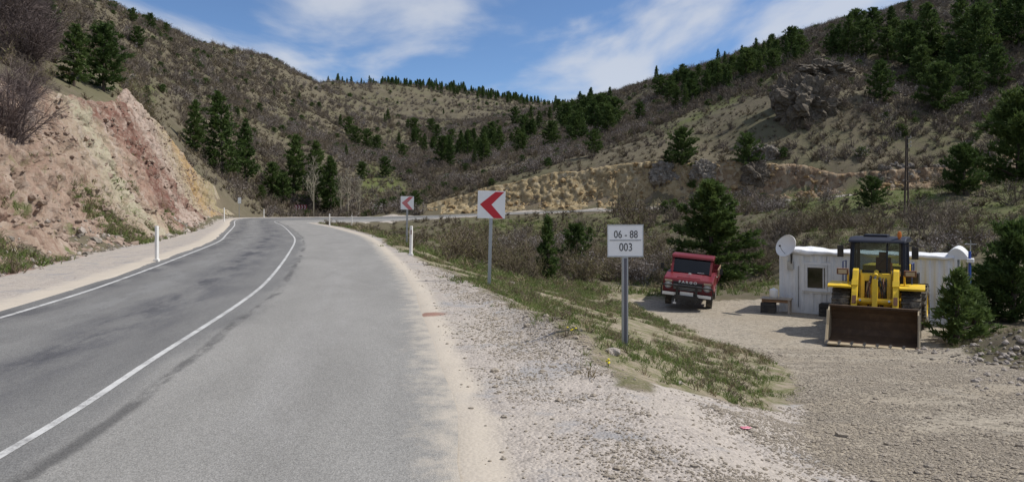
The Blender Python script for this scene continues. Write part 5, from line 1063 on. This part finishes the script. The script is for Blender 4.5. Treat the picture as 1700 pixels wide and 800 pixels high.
# ------------------------------------------------------------------ red truck
def truck():
    Z = 29.8; px = 1138; x = (px - CX) / F * Z; z0 = float(ground(x, Z)); o = empty('pickup_truck', (x, Z, z0 + .02), R(-19)); o.rotation_euler = (R(1.0), R(5.0), R(-19)); o.scale = (1.07, 1.07, 1.07); o.location.z = z0 + .02
    tag(o, 'old dark red pickup truck with black bull bar parked on the gravel', 'truck')
    hw = .94
    # lower body and bonnet (front at y = 0)
    body = MB().prism([(.02, .62), (.0, .70), (.03, 1.10), (.10, 1.20), (.95, 1.30), (1.10, 1.32), (2.35, 1.32), (2.35, .55), (1.55, .55), (1.50, .80), (1.30, .93), (.85, .93), (.62, .80), (.55, .60)], -hw, hw).build('body', 'truck_red', o, .035)
    for s in (-1, 1):
        for q in ([(1.02, 1.323), (1.12, 1.34), (1.40, 1.90), (1.36, 1.90), (.98, 1.33)], [(2.22, 1.323), (2.34, 1.323), (2.26, 1.90), (2.14, 1.90)]): MB().prism(q, s * .71, s * .80).build('pillar', 'truck_red', o)
    MB().prism([(1.28, 1.885), (1.34, 1.98), (1.50, 2.03), (2.15, 2.03), (2.30, 1.97), (2.32, 1.885)], -.83, .83).build('roof', 'truck_red', o, .03)
    MB().add([(-.73, 1.06, 1.345), (.73, 1.06, 1.345), (.71, 1.37, 1.89), (-.71, 1.37, 1.89)], [(0, 1, 2, 3)]).build('windscreen', 'dark_glass', o)
    MB().add([(-.72, 2.28, 1.345), (.72, 2.28, 1.345), (.70, 2.20, 1.89), (-.70, 2.20, 1.89)], [(0, 1, 2, 3)]).build('rear_window', 'dark_glass', o)
    for s in (-1, 1):
        MB().add([(s * .775, 1.14, 1.345), (s * .775, 2.22, 1.345), (s * .765, 2.16, 1.89), (s * .765, 1.40, 1.89)], [(0, 1, 2, 3)]).build('side_window', 'dark_glass', o)
        d = MB().box((s * (hw + .006), 1.70, 1.0), (.012, 1.05, .58)).build('door', 'truck_red', o, .004); MB().box((s * (hw + .025), 2.08, 1.18), (.025, .14, .03)).build('handle', 'bumper_white', d)
        MB().tube([(s * .93, 1.15, 1.40), (s * 1.10, 1.05, 1.46)], .012, 5).box((s * 1.15, 1.04, 1.52), (.13, .04, .22)).build('mirror', 'truck_black', o)
        MB().lathe([(.0, -.035), (.085, -.03), (.105, 0), (.115, .03), (.0, .03)], 20, 'y', (s * .74, -.02, .93)).build('headlight', 'lamp_lens', o); MB().lathe([(.105, -.02), (.135, -.03), (.145, .0), (.14, .03)], 20, 'y', (s * .74, -.01, .93)).build('headlight_ring', 'grille_grey', o)
        MB().box((s * .74, -.012, 1.085), (.28, .03, .07)).build('indicator', 'worn_edge', o, .006)
    MB().box((0, .60, 1.255), (.9, .75, .05), (R(6.5), 0, 0)).build('bonnet_ridge', 'truck_red', o, .02)
    MB().box((0, .55, 1.36), (.10, .06, .05)).build('bonnet_ornament', 'bumper_white', o, .01)
    gr = MB().box((0, -.012, .93), (1.10, .03, .30)).build('grille', 'truck_black', o, .006)
    for i in range(4): MB().box((0, -.033, .815 + i * .052), (1.06, .014, .018)).build('grille_bar', 'grille_grey', gr)
    lettering('F A R G O', .125, 'bumper_white', o, (0, -.045, 1.085), 1.25, bold=.006, label='pale lettering F A R G O')
    MB().box((0, -.14, .60), (1.96, .12, .16)).build('bumper', 'truck_black', o, .015)
    for s in (-1, 1): MB().box((s * .66, -.215, .62), (.52, .02, .11)).build('bumper_panel', 'bumper_white', o, .006)
    MB().box((0, -.215, .66), (.50, .014, .14)).build('number_plate', 'bumper_white', o, .003)
    bb = MB()
    for s in (-1, 1): bb.box((s * .36, -.24, .66), (.09, .08, .62)); bb.tube([(s * .36, -.24, .96), (s * .95, -.20, .94), (s * .98, -.12, .70)], .032, 6)
    bb.tube([(-.36, -.25, .97), (.36, -.25, .97)], .035, 6); bb.tube([(-.36, -.25, .80), (.36, -.25, .80)], .02, 6); bb.build('bull_bar', 'truck_black', o)
    MB().tube([(-.42, -.22, .52), (-.42, -.26, .30)], .02, 6).box((-.42, -.26, .28), (.12, .04, .06)).build('tow_hook', 'bumper_white', o)
    MB().box((0, 1.8, .52), (.9, 4.2, .16)).tube([(-.75, 1.08, .42), (.75, 1.08, .42)], .06, 8).tube([(-.75, 3.45, .42), (.75, 3.45, .42)], .07, 8).build('chassis', 'truck_black', o)
    for s in (-1, 1):
        wheel('front_wheel', o, (s * .80, 1.08, .40), .40, .24, 'wheel_white', 18, R(4)); wheel('rear_wheel', o, (s * .80, 3.45, .40), .40, .24, 'wheel_white', 18)
        MB().prism([(.58, .78), (.85, .945), (1.30, .945), (1.56, .78), (1.62, .80), (1.33, 1.0), (.82, 1.0), (.52, .80)], s * hw, s * (hw + .05)).build('wheel_arch', 'truck_red', o, .01)
    bed = MB().box((0, 3.55, .86), (1.92, 2.3, .08)).box((0, 2.44, 1.16), (1.92, .05, .55)).box((0, 4.67, 1.16), (1.92, .05, .55)).build('load_bed', 'truck_red', o)
    for s in (-1, 1):
        for i in range(3): MB().box((s * .965, 3.55, .99 + i * .185), (.035, 2.24, .165)).build('side_board', 'wood_board' if i else 'truck_red', bed)
        for k in (2.6, 3.55, 4.5): MB().box((s * .992, k, 1.12), (.02, .06, .6)).build('stake', 'truck_black', bed)
    for k in (-.35, .4): MB().box((k, 1.85, 1.32), (.5, .45, .5)).build('seat', 'seat_dark', o, .05)
    MB().box((.38, 1.12, 1.375), (.26, .10, .012)).build('paper_on_dashboard', 'sign_white', o)
truck()

# ------------------------------------------------------------------ cabin made from a container
def cabin():
    A = Vector((11.0, 29.5)); B = Vector((16.15, 26.0)); L = (B - A).length; yaw = math.atan2((B - A).y, (B - A).x); z0 = min(float(ground(*A)), float(ground(*B))) - .04
    o = empty('container_cabin', (A.x, A.y, z0), yaw); D = 2.44; H = 2.50            # local x along the front, y into depth
    tag(o, 'light grey corrugated container cabin with small window and white sheet on its roof', 'cabin')
    def corr(x0, x1, za, zb, y, out, amp=.035, pitch=.30):
        pts = []; x = x0
        while x < x1 - 1e-6:
            for f, d in ((0, 0), (.30, 0), (.5, 1), (.80, 1), (1.0, 0)): pts.append((min(x + f * pitch, x1), d * amp))
            x += pitch
        q = [pts[0]]
        for p in pts[1:]:
            if p[0] - q[-1][0] > 1e-4: q.append(p)
        v = []; f = []
        for px_, d in q: v += [(px_, y + out * d, za), (px_, y + out * d, zb)]
        for i in range(len(q) - 1): f.append((2 * i, 2 * i + 2, 2 * i + 3, 2 * i + 1))
        return v, f
    wx0, wx1, wz0, wz1 = 1.08, 1.78, 1.10, 1.92
    fr = MB()
    for a in (corr(.09, wx0 - .02, .16, H - .10, .03, -1), corr(wx1 + .02, L - .09, .16, H - .10, .03, -1), corr(wx0 - .02, wx1 + .02, .16, wz0, .03, -1), corr(wx0 - .02, wx1 + .02, wz1, H - .10, .03, -1)): fr.add(*a)
    fr.build('front_wall', 'container_grey', o)
    bk = MB(); bk.add(*corr(.09, L - .09, .16, H - .10, D - .03, 1)); bk.build('back_wall', 'container_grey', o)
    for nm, x, mt in (('end_wall', .03, 'container_grey'), ('end_wall', L - .03, 'container_white')):
        v, f = corr(.09, D - .09, .16, H - .10, 0, 1, .03, .27); s = -1 if x < 1 else 1
        MB().add([(x + s * (b - .0), a, c) for a, b, c in v], f).build(nm, mt, o)
    for x in (0.05, L - .05):
        for y in (.05, D - .05): MB().box((x, y, H / 2), (.10, .10, H - .002)).build('corner_post', 'container_grey', o, .006)
    for yy_, zz_, a, b in ((.05, .08, .09, .16), (D - .05, .08, .09, .16), (.045, H - .05, .075, .10), (D - .045, H - .05, .075, .10)): MB().box((L / 2, yy_, zz_), (L - .22, a, b)).build('frame_rail', 'container_grey', o)
    MB().box((L / 2, D / 2, .13), (L - .1, D - .1, .04)).build('floor', 'wood_board', o); MB().box((L / 2, D / 2, H - .03), (L - .2, D - .2, .04)).build('ceiling', 'container_grey', o)
    w = empty('window', (0, 0, 0)); w.parent = o; cx, cz = (wx0 + wx1) / 2, (wz0 + wz1) / 2; ww, wh = wx1 - wx0, wz1 - wz0
    m = MB()
    for s in (-1, 1): m.box((cx + s * (ww / 2 + .03), -.012, cz), (.10, .09, wh + .20)); m.box((cx, -.012, cz + s * (wh / 2 + .05)), (ww - .042, .088, .10))
    m.build('frame', 'window_frame', w, .006)
    m = MB()
    for s in (-1, 1): m.box((cx + s * (ww / 2 + .14), -.018, cz), (.10, .03, wh + .42)); m.box((cx, -.018, cz + s * (wh / 2 + .16)), (ww + .17, .028, .10))
    m.build('trim', 'container_grey', w, .004)
    MB().box((cx, -.03, cz - wh / 2 - .115), (ww + .35, .14, .03)).build('sill', 'window_frame', w, .005)
    MB().box((cx + .26, .018, cz), (.045, .03, wh)).build('casement_bar', 'window_frame', w); MB().box((cx, .035, cz), (ww, .008, wh)).build('pane', 'dark_glass', w)
    # white sheet lying on the roof, sagging, hanging over the front edge
    nu, nv = 64, 22; V = []
    for j in range(nv):
        for i in range(nu):
            u = i / (nu - 1); v = j / (nv - 1); x = .25 + u * (L - .35); y = -.10 + v * (D + .15)
            zt = H + .03 + .10 * math.exp(-((u - .06) / .12) ** 2) + .02 * math.exp(-((u - .40) / .10) ** 2) + .012 * math.sin(u * 31 + v * 4) + .008 * math.sin(u * 70 + v * 9) + .04 * math.sin(v * 3.1)
            if v < .10: zt -= (.10 - v) / .10 * (.07 + .02 * math.sin(u * 9.0) + .012 * math.sin(u * 23) + .01 * math.sin(u * 61) + .10 * math.exp(-((u - .10) / .12) ** 2)); y = -.085 - .015 * math.sin(u * 50)
            V.append((x, y, zt))
    sh = mesh_obj('roof_sheet', np.array(V), grid_faces(nv, nu), 'tarp', o, True); sm = sh.modifiers.new('thickness', 'SOLIDIFY'); sm.thickness = .006
    # curved white canopy over the right end and its rolled sheet
    pts = [(L + .05 + .62 * f, 0, H + .05 + .34 * math.sin(math.pi * (.12 + .80 * f)) - .10 * f) for f in np.linspace(0, 1, 9)]
    can = MB(); v = []; f = []
    for p in pts: v += [(p[0] - .35, .05, p[2]), (p[0] - .35, D - .1, p[2])]
    for i in range(len(pts) - 1): f.append((2 * i, 2 * i + 1, 2 * i + 3, 2 * i + 2))
    can.add(v, f); k = can.build('end_canopy', 'container_white', o); k.modifiers.new('thickness', 'SOLIDIFY').thickness = .03
    MB().prism([(p[0] - .35, p[2]) for p in pts] + [(L + .32, H - .06), (L - .30, H - .06)], .02, .05, 'xz').build('canopy_gable', 'container_white', o)
    pn = MB().box((L + .34, .55, 1.32), (.04, 1.0, 2.3)).build('end_door', 'container_white', o, .01)
    MB().tube([(L + .38, .02, .1), (L + .38, .02, 2.75)], .045, 8).build('downpipe', 'blue_paint', o); MB().box((L + .40, .10, 2.42), (.22, .5, .14)).build('end_lamp', 'container_white', o, .02)
    MB().tube([(L + .40, .3, 2.45), (L + .40, .3, 3.15)], .018, 6).tube([(L + .22, .3, 3.0), (L + .58, .3, 3.0)], .012, 5).build('aerial', 'galvanised', o)
    MB().box((.46, -.075, 1.98), (.24, .10, .34)).build('meter_box', 'sign_back', o, .01); MB().tube([(.50, -.03, 2.15), (.52, -.03, 2.45)], .012, 5).build('cable', 'cable', o)
    MB().tube([(.75, -.022, 1.95), (.76, -.022, .3)], .012, 5).build('cable', 'cable', o)
    # dish on a pole at the front left corner: a thing of its own
    W2 = o.matrix_basis.copy()
    def at(x, y, z): p = Matrix.Translation(o.location) @ Matrix.Rotation(yaw, 4, 'Z') @ Vector((x, y, z)); return p
    d = empty('satellite_dish', at(.50, -.16, H - .35), yaw); tag(d, 'white satellite dish at the left corner of the container cabin', 'satellite dish')
    MB().tube([(0, .04, -.1), (0, 0, .25), (0, .06, .62)], .028, 8).build('pole', 'black_steel', d)
    prof = [(.005, .0)] + [(r, .55 * r * r) for r in (.1, .2, .3, .38, .44)] + [(.448, .115), (.44, .125)]
    dm = MB().lathe(prof, 36, 'z').build('reflector', 'dish', d, 0, True); dm.location = (-.12, -.08, .58); dm.rotation_euler = (R(68), R(0), R(-26)); dm.scale = (1.05, 1.05, 1.05)
    MB().tube([(-.12, -.10, .20), (-.25, -.42, .45), (-.30, -.55, .62)], .014, 6).build('feed_arm', 'galvanised', d); MB().box((-.30, -.57, .64), (.07, .09, .07)).build('receiver', 'crate_dark', d, .01)
    # table, canister, crate
    t = empty('wooden_table', at(.05, -.62, 0), yaw + R(4)); t.location.z = float(ground(t.location.x, t.location.y)); tag(t, 'low rough wooden table in front of the cabin wall', 'table')
    for i in range(5): MB().box((.0, -.26 + i * .13, .60), (1.15, .12, .035)).build('plank', 'worn_edge' if i % 2 else 'stone_pale', t, .004)
    for sx_ in (-.5, .5):
        for sy in (-.22, .22): MB().box((sx_, sy, .29), (.07, .07, .585)).build('leg', 'stone_pale' if sx_ > 0 else 'wood_board', t)
    MB().box((0, -.22, .50), (.92, .03, .09)).box((0, .22, .50), (.92, .03, .09)).build('apron', 'wood_board', t)
    cn = empty('white_canister', (0, 0, 0), yaw); p = t.matrix_basis @ Vector((-.12, .02, .62)); cn.location = Matrix.Translation(t.location) @ Matrix.Rotation(yaw, 4, 'Z') @ Vector((-.12, .02, .619)); tag(cn, 'white plastic canister standing on the low table', 'canister')
    MB().lathe([(0, 0), (.15, 0), (.165, .02), (.165, .30), (.15, .34), (.06, .36), (0, .36)], 20, 'z').build('body', 'plastic_white', cn, 0, True); MB().lathe([(0, .40), (.05, .40), (.055, .358)], 14, 'z').build('cap', 'plastic_white', cn)
    def crate(x, y, w, dd, h, name, label, rz=0):
        c = empty(name, at(x, y, 0), yaw + rz); c.location.z = float(ground(c.location.x, c.location.y)); m = MB()
        for i in range(3): m.box((0, -dd / 2, h * (.18 + .32 * i)), (w, .02, h * .28)); m.box((0, dd / 2, h * (.18 + .32 * i)), (w, .02, h * .28)); m.box((-w / 2, 0, h * (.18 + .32 * i)), (.02, dd - .022, h * .28)); m.box((w / 2, 0, h * (.18 + .32 * i)), (.02, dd - .022, h * .28))
        m.build('slats', 'crate_dark', c); MB().box((0, 0, .02), (w - .03, dd - .03, .03)).build('base', 'crate_dark', c); MB().box((0, 0, h * .98), (w - .03, dd - .03, .02)).build('lid', 'crate_dark', c); return tag(c, label, 'crate')
    crate(1.95, -.35, .62, .45, .50, 'black_crate', 'black crate against the cabin wall below the window'); crate(-.25, -.70, .55, .45, .42, 'dark_crate', 'dark crate under the left end of the low table', R(8))
cabin()

# ------------------------------------------------------------------ power pole
def pole(px, Z, top, label, rz):
    x = (px - CX) / F * Z; z0 = float(ground(x, Z)); H = CAMZ + (HY - top) / F * Z - z0; o = empty('power_pole', (x, Z, z0), rz)
    for s in (-1, 1): MB().tube([(s * .24, 0, -.3), (s * .10, 0, H * .6), (s * .06, 0, H)], [.085, .065, .05], 8).build('mast', 'pole_wood', o)
    for h in (.45, .62): MB().box((0, -.12, H * h), (.40, .05, .10)).build('brace', 'pole_wood', o)
    MB().box((0, -.10, H - .5), (.09, .05, .9)).build('top_bracket', 'black_steel', o)
    for k in (.25, .65, .95): MB().tube([(0, -.13, H - k), (.22, -.2, H - k + .10)], .018, 6).lathe([(0, .24), (.05, .22), (.035, .17), (.055, .12), (.03, .08), (0, .08)], 10, 'z', (.22, -.2, H - k)).build('insulator', 'ceramic', o)
    tag(o, label, 'power pole')
pole(1505, 57, 226, 'twin-mast wooden power pole on the slope behind the loader', R(20))

# ------------------------------------------------------------------ rock outcrops, boulders and stones
def outcrop(name, px, py, wpx, hpx, seed, label, mat='stone_dark', dz=0):
    x, y, z = hit(px, py, 60); s = y / F; bm = bmesh.new(); bmesh.ops.create_icosphere(bm, subdivisions=5, radius=1); P_ = np.array([v.co[:] for v in bm.verts]); q = P_ * 2.1 + seed * 7
    d, v = cells(q[:, 0] * 1.0 + .4 * q[:, 2], q[:, 1], q[:, 2] * .8, seed); d2, v2 = cells(q[:, 0] * 2.6, q[:, 1] * 2.6, q[:, 2] * 2.0, seed + 3); n = fbm(q[:, 0], q[:, 1], q[:, 2], 4, seed)
    k = 1 + .42 * (v - .5) * 2 * np.clip(1.2 - d, 0, 1) + .16 * (v2 - .5) * 2 + .22 * n; P_ = P_ * k[:, None] * [wpx * s * .5, wpx * s * .36, hpx * s * .62]
    for vv, p in zip(bm.verts, P_): vv.co = p
    me = bpy.data.meshes.new(name); bm.to_mesh(me); bm.free(); me.materials.append(M[mat]); o = bpy.data.objects.new(name, me); COL.objects.link(o); o.location = (x, y, z + hpx * s * .12 + dz)
    return tag(o, label, 'rock')
outcrop('rock_outcrop', 1338, 188, 92, 74, 3, 'large jagged dark rock outcrop on the right hillside'); outcrop('rock_outcrop', 1366, 128, 80, 30, 6, 'smaller low rock outcrop above the large jagged one'); outcrop('rock_outcrop', 1305, 172, 40, 50, 9, 'dark leaning rock at the left end of the jagged outcrop')
outcrop('rock_outcrop', 1268, 262, 46, 26, 12, 'heap of broken grey rock below the jagged outcrop', 'stone_grey')
for i, (px, py, w, h, l) in enumerate(((1100, 300, 44, 30, 'grey boulder face at the middle of the rock cut below the dark pine'), (1170, 296, 40, 26, 'brown boulder right of the dark pine above the road cut'), (1252, 300, 40, 30, 'dark boulder at the right end of the yellow rock cut'))): outcrop('boulder', px, py, w, h, 20 + i, l, 'stone_grey' if i < 2 else 'stone_dark')
BO = [stone_mesh('boulder', 300 + i, 'stone_grey', 2, .85, .25) for i in range(5)]; gg = random.Random(8); row = sorted((gg.uniform(1452, 1572), gg.uniform(276, 309), gg.uniform(5, 13)) for i in range(46))
for i, (px, py, w) in enumerate(row):
    x, y, z = hit(px, py, 60); s = w / 2 * y / F
    b = bpy.data.objects.new('boulder', BO[i % 5]); COL.objects.link(b); b.location = (x, y, z + s * .2); b.rotation_euler = (gg.uniform(-.4, .4), gg.uniform(-.4, .4), gg.uniform(0, 6.3)); b.scale = (s * gg.uniform(.8, 1.3), s, s * gg.uniform(.8, 1.2))
    lb = '%s grey boulder, %s of stone bank, %s power pole' % ('large' if w > 9.5 else 'small', 'upper part' if py < 287 else 'middle' if py < 298 else 'lower part', 'well left of' if px < 1485 else 'close to' if px < 1525 else 'right of'); tag(b, lb, 'rock', 'stone bank, ' + lb)
SM = [stone_mesh('stone', 320 + i, 'stone_pale', 2, .7, .22) for i in range(4)]
def stone(px, py, size_px, label, group=None, mat=None, zmin=4):
    x, y, z = hit(px, py, zmin); s = size_px / 2 * y / F; b = bpy.data.objects.new('stone', SM[int(px) % 4]); COL.objects.link(b); b.location = (x, y, z + s * .25); b.rotation_euler = (0, 0, px); b.scale = (s, s, s * .9); return tag(b, label, 'stone', group)
for px, py, s, l in ((872, 527, 9, 'white stone in the grass between chevron sign and number sign'), (932, 522, 8, 'pale stone in the grass left of the number sign'), (968, 538, 8, 'pale stone on the bank close to the number sign post'), (1128, 637, 12, 'white stone at the foot of the bank right of the number sign'), (976, 468, 14, 'pale boulder on the bank crest left of the number sign'), (848, 472, 13, 'pale stone just right of the chevron sign post'), (1008, 485, 9, 'small white stone high on the bank behind the number sign'), (1018, 590, 26, 'grey earth-crusted stone below the number sign post'), (62, 433, 9, 'pale stone on the left verge below the cut'), (70, 447, 7, 'small pale stone in the left ditch'), (1148, 470, 8, 'white stone near the truck on the bank'), (782, 408, 8, 'white stone on the grass beyond the chevron sign')): stone(px, py, s, l)
for i in range(36):
    px = gg.uniform(1605, 1705); py = gg.uniform(572, 660); w = gg.uniform(5, 14); lb = '%s broken stone in the rubble at the right edge, %s' % ('big' if w > 10 else 'small', 'upper left part' if px < 1660 and py < 615 else 'upper right part' if py < 615 else 'lower left part' if px < 1660 else 'lower right part'); stone(px, py, w, lb, 'rubble, ' + lb)
for i, (px, py, s) in enumerate(((1128, 640, 7), (1240, 520, 5), (1100, 520, 5), (905, 610, 8), (700, 330, 5))): pass

g = np.random.default_rng(44); n = 2600; xx = g.uniform(10.5, 17, n); yy = g.uniform(13.5, 22, n); zz = ground(xx, yy); dn = np.exp(-((xx - 13.2) / 1.6) ** 2 - ((yy - 17.5) / 2.4) ** 2); ok = g.random(n) < dn; xx, yy, zz = xx[ok], yy[ok], zz[ok]
scatter('rubble', RB, np.c_[xx, yy, zz + .01], g.uniform(0, 6.28, len(xx)), .035 * np.exp(g.normal(0, .55, len(xx))), g.integers(0, 4, len(xx)), 'broken stones on the spoil heaps at the right edge of the yard')
n = 1500; xx = g.uniform(11.5, 17, n); yy = g.uniform(17, 24, n); zz = ground(xx, yy); ok = (g.random(n) < np.clip(.3 + fbm(xx, yy, oct=3, seed=4) * 1.6, 0, 1)) & (yard_mask(xx, yy) < .2); xx, yy, zz = xx[ok], yy[ok], zz[ok]
scatter('heap_grass', TU, np.c_[xx, yy, zz], g.uniform(0, 6.28, len(xx)), g.uniform(.6, 1.2, len(xx)), g.choice(5, len(xx), p=[.2, .2, .1, .35, .15]), 'thin dry grass on the spoil heap by the young pines')
# dandelions, litter
def dandelion(px, py, n, label):
    x, y, z = hit(px, py, 5); o = empty('dandelion', (x, y, z)); g2 = random.Random(px); n = 4; hd = MB(); st = MB()
    for i in range(n):
        a, b = g2.uniform(-.06, .06), g2.uniform(-.06, .06); h = g2.uniform(.04, .08); st.tube([(a * .5, b * .5, 0), (a, b, h)], .003, 5); hd.lathe([(0, h + .012), (.009, h + .008), (.015, h + .003), (.009, h - .004), (0, h - .008)], 10, 'z', (a, b, 0))
    st.build('stem', 'grass_blades', o); hd.build('flower_head', 'dandelion', o); tag(o, label, 'flower')
dandelion(948, 556, 6, 'yellow dandelions in the grass left of the number sign'); dandelion(1008, 611, 6, 'yellow dandelions in the grass at the foot of the bank')
def litter():
    x, y, z = hit(1237, 713, 4); g2 = np.random.default_rng(5); n = 7; V = []
    for j in range(n):
        for i in range(n): V.append(((i / (n - 1) - .5) * .085, (j / (n - 1) - .5) * .06, .008 + .012 * g2.random()))
    paint('pink_wrapper', C4(.62, .20, .26), .4, 0, .3, C4(.75, .65, .65)); o = mesh_obj('crumpled_wrapper', np.array(V), grid_faces(n, n), 'pink_wrapper'); o.location = (x, y, z); o.rotation_euler = (0, 0, .4); o.modifiers.new('thickness', 'SOLIDIFY').thickness = .002; tag(o, 'small crumpled pink wrapper lying on the gravel', 'litter')
litter()

# broken blocks standing proud of the two rock faces
for nm, mt, n, s0, lb in (('rock_cut', 'stone_tan', 2600, .08, 'small broken blocks sticking out of the left rock cut'), ('yellow_rock_cut', 'stone_ochre', 1700, .16, 'small broken blocks sticking out of the yellow rock cut')):
    ob = bpy.data.objects[nm]; v = np.empty(len(ob.data.vertices) * 3, np.float32); ob.data.vertices.foreach_get('co', v); v = v.reshape(-1, 3); on = CUT_ON(v[:, 0].astype(float), v[:, 1].astype(float)); cl = fbm(v[:, 0] / 1.7, v[:, 1] / 1.7, v[:, 2] / 1.7, 3, 88)
    w = np.where((on > .9), np.clip(cl + .25, .02, 1) ** 2, 0); w /= w.sum(); g = np.random.default_rng(12); pi = g.choice(len(v), n, p=w)
    scatter(nm + '_blocks', [stone_mesh('block', 400 + i, mt, 1, .62, .38) for i in range(5)], v[pi], g.uniform(0, 6.28, n), s0 * np.exp(g.normal(0, .5, n)), g.integers(0, 5, n), lb)

# look-alikes that share a description are told apart by their order across the view
same = {}
for ob in COL.objects:
    if ob.parent is None and ob.get('label') and ob.get('kind') is None and ob.get('group'): same.setdefault(ob['label'], []).append(ob)
words = ['leftmost', 'second from left', 'third from left', 'fourth from left', 'fifth from left', 'sixth from left', 'seventh from left', 'eighth from left', 'ninth from left', 'tenth from left', 'eleventh from left', 'twelfth from left']
for lb, obs in same.items():
    if len(obs) < 2: continue
    obs.sort(key=lambda q: q.location.x / max(q.location.y, .1))
    for i, ob in enumerate(obs): ob['label'] = lb + ', ' + (('left one' if i == 0 else 'right one') if len(obs) == 2 else 'rightmost' if i == len(obs) - 1 else words[min(i, len(words) - 1)])
